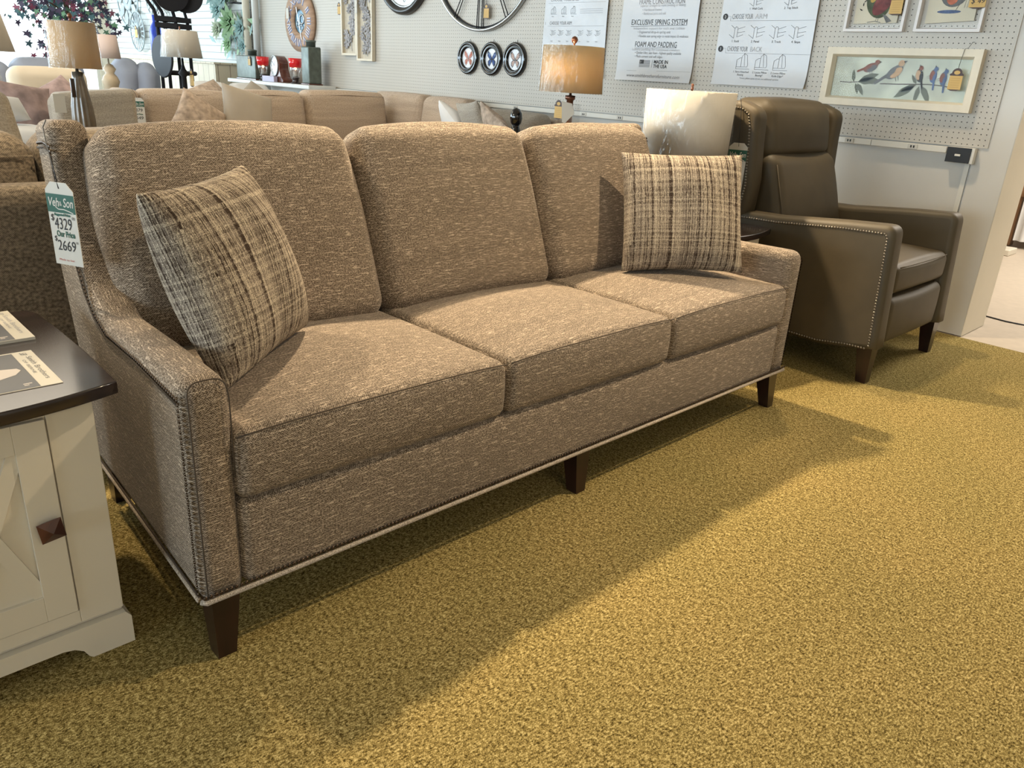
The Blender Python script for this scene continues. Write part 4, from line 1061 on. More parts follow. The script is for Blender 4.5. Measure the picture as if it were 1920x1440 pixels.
ticket('amber price ticket marked 49 hanging over the rosy grey bird print', .185, 1.652, .036, .070, .100, None, '$ 49')

# power rail with outlets
t = thing('power_rail', 'off-white plug strip running along the bottom edge of the pegboard', 'power strip', (XW, 3.9, .910))
b = MB(); box(b, (3.902, .165, .896), (3.9248, .545, .926), 'railwhite', bev=.002); box(b, (3.902, .548, .896), (3.9248, 7.60, .926), 'railwhite', bev=.002); b.build('channel', t)
for y in (.330, .665, 1.95, 2.27, 2.60, 3.3, 5.33):
    b = MB(); box(b, (3.8985, y-.024, .899), (3.902, y+.024, .923), 'card', bev=.001)
    for d in (-.007, .007): box(b, (3.8978, y+d-.0035, .905), (3.8984, y+d+.0035, .917), 'black')
    b.build('outlet', t)
t = thing('switch_box', 'black switch box with a small white toggle at the end of the plug strip', 'switch', (XW, .092, .89))
b = MB(); box(b, (3.888, .030, .855), (3.9248, .157, .930), 'railwhite', bev=.002); b.build('housing', t)
b = MB(); box(b, (3.882, .044, .857), (3.888, .155, .928), 'black', bev=.001); b.build('face_plate', t)
b = MB(); box(b, (3.877, .088, .887), (3.882, .114, .897), 'railwhite', bev=.001); b.build('toggle', t)

# vertical pipes
for y, r, m, lab in ((7.625, .040, 'creampaint', 'cream pipe nearest the succulents, rising up the wall'), (7.41, .036, 'shelfwhite', 'paler pipe running up the wall beside the cream pipe')):
    b = MB(); tube(b, [(3.872, y, .98), (3.872, y, 2.895)], r, m, 14); o = b.build('wall_pipe', at=(3.872, y, .98)); tag(o, lab, 'pipe')

# succulent wall decor
t = thing('succulent_wreath', 'cluster of pale green and blue artificial succulents hanging by the pipes', 'wall decor', (3.92, 8.0, 1.5))
def rosette(b, c, r, m, n=3):
    for q in range(n):
        k = 8-q
        for i in range(k):
            a = 2*pi*i/k+q*.4; tilt = .35+.35*q; L = r*(1-.22*q)
            d = Vector((-sin(tilt), cos(a)*cos(tilt), sin(a)*cos(tilt))); w = Vector((0, -sin(a), cos(a)))*L*.22; C = Vector(c)
            P = [C, C+d*L*.5+w, C+d*L, C+d*L*.5-w]; P2 = [p+Vector((-.012, 0, 0)) for p in P[1:2]]
            mid = C+d*L*.5+Vector((-.02*r/.1, 0, 0)); b.add([tuple(p) for p in P]+[tuple(mid)], [[0, 1, 4], [1, 2, 4], [2, 3, 4], [3, 0, 4]], m, False)
for c, r, m in (((3.86, 7.95, 1.52), .22, 'succ1'), ((3.85, 8.25, 1.66), .15, 'succ2'), ((3.86, 7.72, 1.46), .15, 'succ2'), ((3.86, 8.32, 1.45), .13, 'succ3'), ((3.86, 7.82, 1.50), .13, 'succ3'), ((3.86, 8.06, 1.30), .12, 'succ1'), ((3.86, 7.70, 1.28), .11, 'succ2'), ((3.86, 8.12, 1.78), .15, 'succ2'), ((3.86, 8.38, 1.82), .16, 'succ2')):
    b = MB(); rosette(b, c, r, m); b.build('rosette', t)
b = MB()
for k in range(120):
    c = Vector((3.89, 8.02+random.gauss(0, .22), max(1.24, 1.55+random.gauss(0, .20)))); a = random.uniform(0, 2*pi); c.z = min(c.z, 1.52) if c.y < 8.05 else c.z; d = Vector((-.3, cos(a), sin(a)))*.14; w = Vector((0, -sin(a), cos(a)))*.03
    b.add([tuple(c), tuple(c+d*.5+w), tuple(c+d), tuple(c+d*.5-w)], [[0, 1, 2, 3]], ('succ1', 'succ2', 'succ3')[k % 3], False)
b.build('leaves', t)
t = thing('wire_basket', 'small dark wire basket hanging above the succulents', 'basket', (3.85, 7.80, 1.73))
b = MB()
for z in (1.72, 1.80, 1.88): tube(b, [(3.80, 7.70, z), (3.80, 7.90, z), (3.92, 7.90, z), (3.92, 7.70, z)], .005, 'iron', 5, True)
for y in (7.70, 7.75, 7.80, 7.85, 7.90): tube(b, [(3.80, y, 1.72), (3.80, y, 1.88)], .004, 'iron', 5)
b.build('wire_frame', t)

# ledge and what stands on it
t = thing('wall_ledge', 'long white ledge along the pegboard holding the mantel clock and candles', 'shelf', (3.76, 6.72, .90))
b = MB(); box(b, (3.60, 5.86, .905), (3.90, 7.62, .944), 'shelfwhite', bev=.008); b.build('board', t)
for y in (5.80, 7.2):
    b = MB(); rprism(b, roundpoly([(3.62, .903), (3.90, .903), (3.90, .80, .02), (3.86, .80, .02), (3.80, .87, .05)]), y, y+.05, .004, 'shelfwhite', lambda u, v, s: (u, s, v), 2); b.build('bracket', t)
LZ = .9445
def tin(label, y0, y1, x0, x1, h, tagged):
    t = thing('tin_canister', label, 'canister', ((x0+x1)/2, (y0+y1)/2, LZ), 'galvanised tin canisters')
    b = MB(); softbox(b, ((x0+x1)/2, (y0+y1)/2, LZ+.010+(h-.07)/2), ((x1-x0)/2, (y1-y0)/2, (h-.07)/2), .012, 'galv', (1, 1, 1), k=2); b.build('body', t)
    b = MB(); box(b, (x0-.006, y0-.006, LZ), (x1+.006, y1+.006, LZ+.012), 'mclock', bev=.003); b.build('base', t)
    b = MB(); lathe(b, [(.045, h-.062), (.045, h-.02), (.05, h-.018), (.05, h-.004), (.044, h)], 'galv', ((x0+x1)/2, (y0+y1)/2-.03*tagged, LZ), 20); b.build('cap', t)
tin('wide galvanised tin canister standing next to the pipes', 7.06, 7.50, 3.66, 3.80, .30, 1)
tin('tall narrow galvanised tin canister standing under the plank clock', 5.985, 6.13, 3.68, 3.82, .405, 0)
ticket('amber price ticket tied to the wide galvanised canister', 7.17, 1.185, .275, .055, .10)
for y, lab in ((6.965, 'red glass candle holder between the wide canister and the mantel clock'), (6.285, 'red glass candle holder between the mantel clock and the tall canister')):
    c = (3.70, y, LZ); t = thing('candle_holder', lab, 'candle holder', c, 'red glass candle holders')
    b = MB(); lathe(b, [(.052, 0), (.052, .006), (.028, .014), (.030, .045), (.040, .055)], 'mahog', c, 20); b.build('foot', t)
    b = MB(); lathe(b, [(.034, .056), (.046, .10), (.056, .155), (.0555, .156), (.045, .10), (.033, .058)], 'clearglass', c, 24); b.build('glass_cup', t)
    b = MB(); lathe(b, [(.0562, .150), (.066, .235), (.0645, .235), (.0548, .150)], 'redglass', c, 24); b.build('red_rim', t)
    b = MB(); lathe(b, [(.022, .06), (.022, .12), (.0, .125)], 'card', c, 14); cd = b.build('candle', t)
    b = MB(); lathe(b, [(.0, .123), (.013, .138), (.010, .155), (.0, .175)], 'flame', c, 12); b.build('flame', cd)
t = thing('mantel_clock', 'cherry wood mantel clock with round white face between red candle holders', 'clock', (3.72, 6.62, LZ))
P = roundpoly([(-.20, 0), (.20, 0), (.20, .03), (.16, .05, .02), (.11, .13, .06), (.115, .20, .08), (.0, .27, .12), (-.115, .20, .08), (-.11, .13, .06), (-.16, .05, .02), (-.20, .03)], 6)
fn = lambda u, v, s: (3.655+s*cos(.12)+u*sin(.12)*-1, 6.62-u*cos(.12)-s*sin(.12)*-1, LZ+v)
b = MB(); rprism(b, P, 0, .115, .006, 'mclock', fn, 2); b.build('case', t)
b = MB(); circ_prof(b, (0, .155), [(.098, -.001), (.100, -.010), (.090, -.014), (.086, -.008)], 'silver', fn, 36); b.build('bezel', t)
b = MB(); flat(b, ell(0, .155, .090, .090, 36), 'face', fn, -.003, -.006)
for k in range(12): a = k*pi/6; flat(b, seg2((.065*cos(a), .155+.065*sin(a)), (.080*cos(a), .155+.080*sin(a)), .006), 'ink', fn, -.0065)
for a, L in ((1.1, .05), (2.5, .065)): flat(b, seg2((0, .155), (L*cos(a), .155+L*sin(a)), .005), 'ink', fn, -.007)
b.build('dial', t)
b = MB(); box(b, (3.60, 6.55, LZ), (3.64, 6.80, LZ+.055), 'lilac', bev=.002); o = b.build('gift_box', at=(3.62, 6.68, LZ)); tag(o, 'small lilac box lying in front of the mantel clock', 'box')

# ================================================================== SHOWROOM BEHIND THE SOFA
def sb(name, parent, c, h, r, m, n=(3, 3, 3), crown=(0, 0, 0), tf=None):
    b = MB(); softbox(b, c, h, r, m, n, crown, 3, tf=tf); return b.build(name, parent)
def feet(t, pts, m='mahog', h=.08):
    for x, y in pts: b = MB(); leg(b, x, y, .05, .04, h, m); b.build('leg', t)
def leany(y0, z0, k): return lambda x, y, z: (x, y+(z-z0)*k, z)
def leanx(z0, k): return lambda x, y, z: (x+(z-z0)*k, y, z)

# sectional along the wall
t = thing('sectional_sofa', 'beige tweed corner sectional sofa with its backs against the pegboard wall', 'sofa', (2.7, 4.0, 0))
sb('base', t, (2.64, 4.14, .24), (1.24, .56, .16), .03, 'sectional', (4, 2, 1))
sb('base', t, (3.45, 3.14, .24), (.43, .44, .16), .03, 'sectional', (2, 2, 1))
sb('back_frame', t, (2.64, 4.62, .47), (1.24, .08, .39), .03, 'sectional', (4, 1, 2))
sb('back_frame', t, (3.80, 3.62, .47), (.075, .92, .39), .03, 'sectional', (1, 4, 2))
for x0, x1 in ((1.50, 2.12), (2.12, 2.72), (2.72, 3.20)): sb('seat_cushion', t, ((x0+x1)/2, 3.97, .46), ((x1-x0)/2-.003, .38, .075), .035, 'sectional', (4, 4, 2), (0, .01, .03))
for y0, y1 in ((2.72, 3.46), (3.46, 4.2)): sb('seat_cushion', t, (3.36, (y0+y1)/2, .46), (.34, (y1-y0)/2-.003, .075), .035, 'sectional', (4, 4, 2), (.01, 0, .03))
for x0, x1, z in ((1.492, 2.130, .918), (2.150, 2.698, .930), (2.712, 3.44, .946)):
    c = sb('back_cushion', t, ((x0+x1)/2, 4.43, (z+.50)/2), ((x1-x0)/2-.004, .095, (z-.50)/2), .055, 'sectional', (6, 2, 6), (.012, .035, .010), leany(0, .9, .14))
    s = MB(); tube(s, [(x0+.03, 4.345, z-.032), ((x0+x1)/2, 4.335, z-.022), (x1-.03, 4.345, z-.032)], .004, 'sectional', 5); s.build('welt', c)
for y0, y1, z in ((4.07, 4.76, .950), (3.51, 4.05, .946)):
    c = sb('back_cushion', t, (3.66, (y0+y1)/2, (z+.50)/2), (.095, (y1-y0)/2-.004, (z-.50)/2), .055, 'sectional', (2, 6, 6), (.035, .012, .010), leanx(.9, .14))
    s = MB(); tube(s, [(3.58, y0+.03, z-.05), (3.60, y0+.012, z-.20), (3.56, y0+.01, .56)], .005, 'sectional', 5); s.build('welt', c)
sb('back_cushion', t, (3.64, 3.10, .70), (.10, .385, .195), .06, 'greycloth', (2, 6, 6), (.04, .012, .012), leanx(.9, .14))
sb('arm', t, (1.435, 4.05, .37), (.052, .46, .29), .03, 'sectional', (2, 4, 3))
sb('wing', t, (1.440, 4.50, .50), (.050, .16, .415), .035, 'sectional', (2, 3, 4))
feet(t, ((1.45, 3.66), (1.45, 4.6), (3.8, 2.76), (3.08, 2.76)))
price_tag('small green and white price tag on the beige sectional corner', (1.462, 4.305, .868), (.8, -.6, 0), .075, .155,
    [('879', .2, 'ink', -.3, -.56, .6, .1), ('Our Price', .09, 'green', -.35, -.68, .66, 0), ('649', .18, 'ink', -.3, -.86, .6, .1)], [(1.462, 4.305, .86), (1.458, 4.32, .89), (1.45, 4.36, .922)])

# grey-beige loveseat seen from behind
t = thing('loveseat', 'grey-beige loveseat with its plain back towards the taupe sofa', 'sofa', (.98, 4.25, 0))
def slope(x, y, z): return (x, y, z+(x-.88)*.085 if z > .5 else z)
sb('outside_back', t, (1.10, 3.985, .475), (.222, .075, .425), .035, 'greycloth', (4, 2, 3), (0, .006, 0), slope)
sb('base', t, (1.10, 4.40, .25), (.222, .40, .15), .03, 'greycloth')
sb('seat_cushion', t, (1.10, 4.40, .455), (.212, .38, .055), .03, 'greycloth', (3, 3, 1), (0, 0, .02))
sb('back_cushion', t, (1.10, 4.11, .68), (.212, .07, .20), .05, 'greycloth', (3, 2, 3), (0, .03, 0), slope)
feet(t, ((.92, 3.95), (1.28, 3.95), (.92, 4.72), (1.28, 4.72)), h=.10)

# brown sofa directly behind
t = thing('brown_sofa', 'dark brown chenille sofa facing away, standing directly behind the taupe sofa', 'sofa', (-.2, 1.5, 0))
sb('outside_back', t, (-.25, 1.10, .445), (1.02, .055, .355), .03, 'brown_cloth', (8, 1, 3), (0, .008, 0))
sb('base', t, (-.25, 1.56, .25), (1.02, .42, .15), .03, 'brown_cloth', (4, 2, 1))
for x0, x1 in ((-1.24, -.55), (-.55, .10), (.10, .74)):
    c = sb('back_cushion', t, ((x0+x1)/2, 1.28, .68), ((x1-x0)/2-.004, .11, .235), .065, 'brown_cloth', (6, 3, 4), (.008, .03, .012))
    s = MB(); tube(s, [(x0+.02, 1.155, .862), (x1-.02, 1.155, .862)], .004, 'brown_cloth', 5); s.build('welt', c)
    sb('seat_cushion', t, ((x0+x1)/2, 1.66, .46), ((x1-x0)/2-.004, .30, .06), .03, 'brown_cloth', (3, 3, 1), (0, 0, .02))
for x in (-1.23, .73): sb('arm', t, (x, 1.56, .40), (.055, .44, .22), .04, 'brown_cloth', (1, 3, 2))
feet(t, ((-1.2, 1.1), (.7, 1.1), (-1.2, 1.95), (.7, 1.95)), h=.10)

# chair arm and white sheeted seat at the picture edge
t = thing('beige_chair', 'beige upholstered chair, only its slanted back corner showing behind the brown sofa', 'armchair', (.10, 2.75, 0))
sb('back', t, (.10, 2.64, .62), (.285, .09, .345), .04, 'greycloth', (3, 2, 4), (0, .02, 0), lambda x, y, z: (x+(.75-z)*.16*(x > .1), y, z))
sb('seat', t, (.10, 2.98, .30), (.30, .34, .16), .05, 'greycloth')
feet(t, ((-.12, 2.65), (.32, 2.65), (-.12, 3.25), (.32, 3.25)), h=.14)
t = thing('white_chaise', 'low white seat with a pale blue sheet, behind the brown sofa', 'seat', (.58, 3.83, 0))
sb('seat', t, (.58, 3.83, .53), (.24, .25, .19), .06, 'white_cloth', (3, 3, 2), (0, 0, .02))
sb('base', t, (.58, 3.83, .20), (.23, .24, .15), .02, 'white_cloth')
feet(t, ((.40, 3.63), (.76, 3.63), (.40, 4.03), (.76, 4.03)), h=.06)
b = MB(); pillow(b, .30, .16, .11, 'white_cloth', frame_tf((.56, 3.86, .815), R(8), R(50)), 10, .03); o = b.build('bolster', at=(.56, 3.86, .815)); tag(o, 'white roll cushion lying on the low white seat', 'pillow')

# cream recliner loveseat, blue pieces
t = thing('cream_armchair', 'cream upholstered armchair with rounded back, behind the smoky glass lamp', 'armchair', (1.33, 6.0, 0))
sb('back', t, (1.36, 5.90, .62), (.27, .11, .375), .075, 'cream_cloth', (5, 2, 5), (0, .02, .010))
sb('arm', t, (1.065, 5.62, .43), (.085, .44, .37), .07, 'cream_cloth', (2, 3, 3))
sb('base', t, (1.36, 5.62, .27), (.26, .42, .21), .05, 'cream_cloth')
sb('seat_cushion', t, (1.36, 5.50, .50), (.25, .34, .06), .04, 'cream_cloth', (4, 3, 1), (0, 0, .02))
feet(t, ((1.05, 5.25), (1.58, 5.25), (1.05, 6.0), (1.58, 6.0)), h=.07)
t = thing('blue_grey_sofa', 'blue-grey sofa with puffy back, in front of the bright window', 'sofa', (1.5, 7.6, 0))
for x0, x1, z in ((.95, 1.50, .995), (1.50, 2.12, 1.035)): sb('back_cushion', t, ((x0+x1)/2, 7.62, .70), ((x1-x0)/2, .14, z-.70), .10, 'blue_cloth', (5, 3, 4), (.01, .05, .02))
sb('base', t, (1.53, 7.4, .28), (.62, .44, .22), .05, 'blue_cloth'); sb('seat_cushion', t, (1.53, 7.25, .50), (.58, .34, .07), .05, 'blue_cloth', (4, 3, 1), (0, 0, .03))
feet(t, ((.97, 7.0), (2.09, 7.0), (.97, 7.78), (2.09, 7.78)), h=.07)
t = thing('blue_grey_recliner', 'blue-grey recliner with gathered rounded back, near the pale plank counter', 'armchair', (2.55, 7.4, 0))
sb('back', t, (2.50, 7.62, .79), (.15, .15, .27), .12, 'blue_cloth', (3, 3, 4), (.03, .04, .03), leanx(.8, .1))
sb('back', t, (2.68, 7.56, .775), (.11, .15, .255), .10, 'blue_cloth', (3, 3, 4), (.04, .03, .03), leanx(.8, .1))
sb('seat', t, (2.58, 7.98, .37), (.30, .38, .17), .08, 'blue_cloth', (3, 3, 2), (0, 0, .03))
sb('side', t, (2.58, 7.58, .34), (.30, .12, .25), .08, 'blue_cloth', (3, 2, 2))
sb('footing', t, (2.58, 7.85, .11), (.26, .32, .105), .02, 'black')

# white sofa under the ledge
t = thing('white_sofa', 'white sofa tucked under the ledge behind the beige sectional', 'sofa', (3.1, 6.3, 0))
for x0, x1 in ((2.62, 3.02), (3.02, 3.42)): sb('back_cushion', t, ((x0+x1)/2, 6.35, .66), ((x1-x0)/2, .11, .255), .07, 'white_cloth', (5, 2, 4), (.01, .05, .02))
sb('base', t, (3.02, 6.02, .25), (.42, .42, .18), .04, 'white_cloth'); sb('seat_cushion', t, (3.02, 5.92, .46), (.40, .30, .06), .04, 'white_cloth', (4, 3, 1), (0, 0, .03))
feet(t, ((2.64, 5.65), (3.4, 5.65), (2.64, 6.4), (3.4, 6.4)), h=.07)

# loose pillows of the showroom
for lab, c, yaw, ln, roll, w, h, th, m in (
    ('sketch-printed beige pillow on the sectional, marked with script', (1.70, 3.93, .76), R(10), R(28), R(-38), .31, .31, .12, 'sketch_cloth'),
    ('plain putty velvet pillow on the sectional beside the sketch-printed one', (2.07, 4.00, .785), R(8), R(25), R(-16), .37, .36, .14, 'putty_cloth'),
    ('white pillow at the wall side of the sectional', (3.36, 3.36, .765), R(60), R(34), R(38), .32, .30, .15, 'white_cloth'),
    ('grey striped pillow behind the white one on the sectional', (3.28, 3.04, .80), R(75), R(26), R(-6), .36, .34, .12, 'greycloth'),
    ('floral sketch pillow at the wall end of the sectional', (3.15, 2.66, .78), R(70), R(30), R(30), .34, .32, .12, 'sketch_cloth'),
    ('dusty pink printed pillow standing beside the grey-beige loveseat', (.785, 4.24, .775), R(12), R(20), R(-10), .32, .34, .12, 'pink_cloth'),
    ('small pink pillow on the cream armchair behind the smoky glass lamp', (1.34, 5.50, .79), R(5), R(35), R(30), .30, .30, .12, 'pink_cloth'),
    ('sketch-printed pillow on the white sofa under the white lamp', (2.66, 5.95, .80), R(10), R(40), R(20), .40, .30, .13, 'sketch_cloth'),
    ('pinkish beige pillow on the white sofa nearest the ledge', (3.12, 5.98, .80), R(0), R(40), R(40), .30, .30, .13, 'putty_cloth')):
    b = MB(); pillow(b, w, h, th, m, frame_tf(c, yaw, ln, roll), 12, .07); o = b.build('throw_pillow', at=c); tag(o, lab, 'pillow', 'showroom pillows')
b = MB(); box(b, (.845, 3.835, .80), (.905, 3.837, .90), 'card', bev=0); o = b.build('price_card', at=(.875, 3.836, .80)); tag(o, 'blank white price card on the grey-beige loveseat corner', 'price tag')

# side tables that carry lamps
def side_table(label, c, w, d, h, m='espresso', mt='espresso'):
    t = thing('side_table', label, 'end table', (c[0], c[1], 0), 'lamp side tables')
    b = MB(); box(b, (c[0]-w/2, c[1]-d/2, h-.03), (c[0]+w/2, c[1]+d/2, h), mt, bev=.004); b.build('top', t)
    b = MB(); box(b, (c[0]-w/2+.03, c[1]-d/2+.03, h-.10), (c[0]+w/2-.03, c[1]+d/2-.03, h-.03), m); b.build('apron', t)
    for sx in (-1, 1):
        for sy in (-1, 1): b = MB(); leg(b, c[0]+sx*(w/2-.05), c[1]+sy*(d/2-.05), .05, .035, h-.10, m); b.build('leg', t)
    return t
side_table('dark side table under the smoky ribbed glass lamp', (.84, 3.32), .36, .34, .60)
side_table('dark side table under the glowing lamp', (3.13, 2.16), .50, .74, .60)
side_table('dark side table under the lamp with the clear glass base', (.62, 4.75), .30, .42, .60)
side_table('dark side table under the blush shaded lamp', (2.06, 6.62), .34, .40, .62)
side_table('dark side table under the white shaded lamp with iron base', (2.28, 5.55), .34, .40, .62)

TZ = .6003
ribs = lambda a, z: 1+.08*cos(14*a)*(1 if .03 < z < .40 else 0)
RG = lamp('table lamp with tan shade in clear plastic on smoky ribbed glass base', (.84, 3.32, TZ), .108, .116, .448, .662, 'tanshade',
     [(.050, 0), (.053, .02), (.050, .10), (.052, .20), (.048, .26), (.036, .34), (.027, .40), (.026, .43), (.008, .432), (.006, .46)], 'ribglass', True, .012, sq=ribs)
b = MB(); softbox(b, (.800, 3.285, .955), (.010, .006, .045), .005, 'mahog', (1, 1, 2)); b.build('hang_tag', RG)
t = lamp('glowing table lamp with amber drum shade in clear plastic near the posters', (3.15, 2.05, TZ), .178, .186, .462, .712, 'tanshade',
     [(.055, 0), (.055, .02), (.020, .03), (.020, .42), (.030, .425), (.030, .445), (.008, .447), (.006, .47)], 'copper', True, .020)
b = MB(); box(b, (3.103, 2.003, .6005), (3.197, 2.097, 1.000), 'clearglass', bev=.004); b.build('glass_block', t)
b = MB(); lathe(b, [(.0, .52), (.026, .55), (.034, .585), (.026, .62), (.0, .64)], 'flame', (3.060, 2.030, TZ), 16); b.build('bulb', t)
for o in bpy.data.objects:
    if o.name.startswith('lamp_shade') and o.parent == t: o.data.materials[0] = None or o.data.materials[0]; LIT = o
lamp('table lamp with off-white cone shade and clear glass base at the window side', (.755, 4.75, TZ), .100, .150, .500, .725, 'linen',
     [(.055, 0), (.058, .02), (.050, .04), (.052, .10), (.062, .20), (.060, .30), (.045, .38), (.020, .43), (.008, .44), (.006, .52)], 'clearglass', False, None)
lamp('table lamp with blush shade on turned wooden base by the blue-grey sofa', (2.055, 6.62, .6203), .088, .106, .462, .655, 'pinkshade',
     [(.075, 0), (.078, .05), (.070, .16), (.060, .23), (.075, .27), (.060, .31), (.035, .34), (.055, .375), (.030, .41), (.008, .42), (.006, .46)], 'turned', False, None)
lamp('table lamp with white tapered shade in clear plastic on black iron base', (2.282, 5.55, .6203), .130, .158, .505, .708, 'whiteshade',
     [(.060, 0), (.060, .02), (.022, .05), (.022, .25), (.020, .36), (.042, .385), (.018, .42), (.010, .45), (.008, .50)], 'iron', True, .007)
ticket('amber price ticket on the iron-based white lamp', 5.50, 1.045, 1.60, .075, .135)
ticket('amber price ticket on the glowing lamp base', 2.075, 1.018, .842, .060, .105)
b = MB(); f = lambda u, v, s: (3.06+s, 1.985-u*.8, .985+v)
flat(b, [(-.03, .03), (.035, .02), (.055, -.035), (.0, -.09), (-.02, -.085)], 'card', lambda u, v, s: (3.05+u*.6+s, 1.985-u*.7, .985+v), 0, .0012); o = b.build('price_card', at=(3.06, 1.985, .985)); tag(o, 'folded white price card hanging on the glowing lamp', 'price tag')
c = (3.09, 2.44, TZ); t = thing('figurine', 'glossy black figurine standing beside the glowing lamp', 'figurine', c)
b = MB(); lathe(b, [(.055, 0), (.058, .015), (.040, .03), (.030, .08), (.042, .14), (.045, .18), (.026, .23), (.024, .25)], 'gloss', c, 20); b.build('body', t)
b = MB(); lathe(b, [(.018, .24), (.034, .262), (.040, .29), (.036, .32), (.022, .343), (.0, .352)], 'gloss', c, 20); b.build('head', t)

# black stand
t = thing('metal_stand', 'tall black metal stand with flat bands and round black plates by the window', 'stand', (2.72, 6.80, 0))
for x, y in ((2.555, 6.72), (2.70, 6.66), (2.86, 6.78), (2.70, 6.92)):
    b = MB(); tube(b, [(x+.03*(x-2.7), y, 0), (x, y, 1.44), (x-.02, y, 1.52), (x+(.10 if x > 2.7 else -.09), y, 1.62), (x+(.10 if x > 2.7 else -.09), y, 1.95)], .017, 'iron', 8); b.build('post', t)
for z in (1.395, 1.450):
    b = MB(); pts = [(2.53, 6.70), (2.70, 6.63), (2.885, 6.76), (2.70, 6.95)]
    for a, c in zip(pts, pts[1:]+pts[:1]):
        d = (Vector(c)-Vector(a)).normalized(); p = Vector((-d.y, d.x))*.006; q = [Vector(a)+p, Vector(a)-p, Vector(c)-p, Vector(c)+p]
        vs = [(v.x, v.y, z-.021) for v in q]+[(v.x, v.y, z+.021) for v in q]
        b.add(vs, [[3, 2, 1, 0], [4, 5, 6, 7], [0, 1, 5, 4], [1, 2, 6, 5], [2, 3, 7, 6], [3, 0, 4, 7]], 'iron', False)
    b.build('band', t)
def disc(b, c, r, nrm, th, m, n=32, rim=None):
    nv = Vector(nrm).normalized(); u = nv.cross(Vector((0, 0, 1))).normalized(); w = u.cross(nv); C = Vector(c)
    fn = lambda x, y, s: tuple(C+u*x+w*y+nv*s)
    flat(b, ell(0, 0, r, r, n), m, fn, 0, th)
    if rim: tube(b, [fn(r*cos(2*pi*i/n), r*sin(2*pi*i/n), th/2) for i in range(n)], rim, 'iron', 6, True)
for c, r, n in (((2.655, 6.60, 1.66), .150, (-.2, -1, -.1)), ((2.800, 6.62, 1.66), .150, (-.5, -1, -.1))):
    b = MB(); disc(b, c, r, n, .025, 'iron'); b.build('round_plate', t)
b = MB(); disc(b, (2.535, 6.60, 1.125), .175, (-1, -.12, 0), .02, 'iron', 32, .010); b.build('round_plate', t)
b = MB(); tube(b, [(2.53, 6.70, .985), (2.70, 6.63, .985), (2.885, 6.76, .985), (2.70, 6.95, .985)], .020, 'iron', 8, True); b.build('ring_brace', t)
# plank counter
t = thing('plank_counter', 'low pale counter of vertical planks along the slatwall', 'counter', (3.72, 9.2, 0))
b = MB(); box(b, (3.55, 7.80, 0), (3.90, 10.75, 1.075), 'planks'); b.build('plank_body', t)
b = MB(); box(b, (3.53, 7.78, 1.076), (3.92, 10.77, 1.095), 'planks', bev=.003); b.build('top', t)
c = (3.60, 9.55, 1.0955); b = MB(); lathe(b, [(.05, 0), (.075, .02), (.075, .30), (.06, .36), (.03, .42), (.03, .50)], 'bluelight', c, 20); o = b.build('blue_bottle', at=c); tag(o, 'cobalt blue glass bottle on the plank counter, glinting behind the black stand', 'bottle')

# metal wall medallions
def medallion(label, y, z, r, m, style, t0=.03):
    t = thing('metal_medallion', label, 'wall decor', (XW, y, z), 'metal wall medallions'); fn = RV(y, z)
    b = MB(); circ_prof(b, (0, 0), [(r, t0), (r*.99, t0+.012), (r*.93, t0+.012), (r*.92, t0), (r, t0)], m, fn, 48); b.build('rim', t)
    b = MB(); n = 20 if style == 'rays' else 10
    for k in range(n):
        a = 2*pi*k/n; d = Vector((cos(a), sin(a)))
        if style == 'rays': flat(b, seg2(d*r*.16, d*r*.95, r*.07), m, fn, t0, t0+.006)
        else: flat(b, [tuple(q) for q in (d*r*.40, d*r*.62+Vector((-d.y, d.x))*r*.17, d*r*.94+Vector((-d.y, d.x))*r*.10, d*r*.94-Vector((-d.y, d.x))*r*.10, d*r*.62-Vector((-d.y, d.x))*r*.17)], m, fn, t0, t0+.010)
    b.build('spokes' if style == 'rays' else 'fretwork', t)
    b = MB(); circ_prof(b, (0, 0), [(r*.42, t0), (r*.40, t0+.014), (r*.22, t0+.016), (r*.2, t0)], m, fn, 36); flat(b, ell(0, 0, r*.2, r*.2, 24), m, fn, t0, t0+.02); b.build('boss', t)
medallion('large grey fretwork metal medallion high on the slatwall', 11.25, 1.86, .40, 'greymetal', 'fret')
medallion('pale grey metal medallion with fine rays below the fretwork one', 10.88, 1.425, .262, 'greymetal', 'rays', .07)
medallion('small pale metal medallion near the black stand', 10.35, 1.82, .20, 'greymetal', 'fret')
medallion('oval silver plate rim between ray medallion and black stand', 10.05, 1.46, .24, 'silver', 'rays')
ticket('amber price ticket on the rayed metal medallion', 10.80, 1.50, .12, .09, .16)

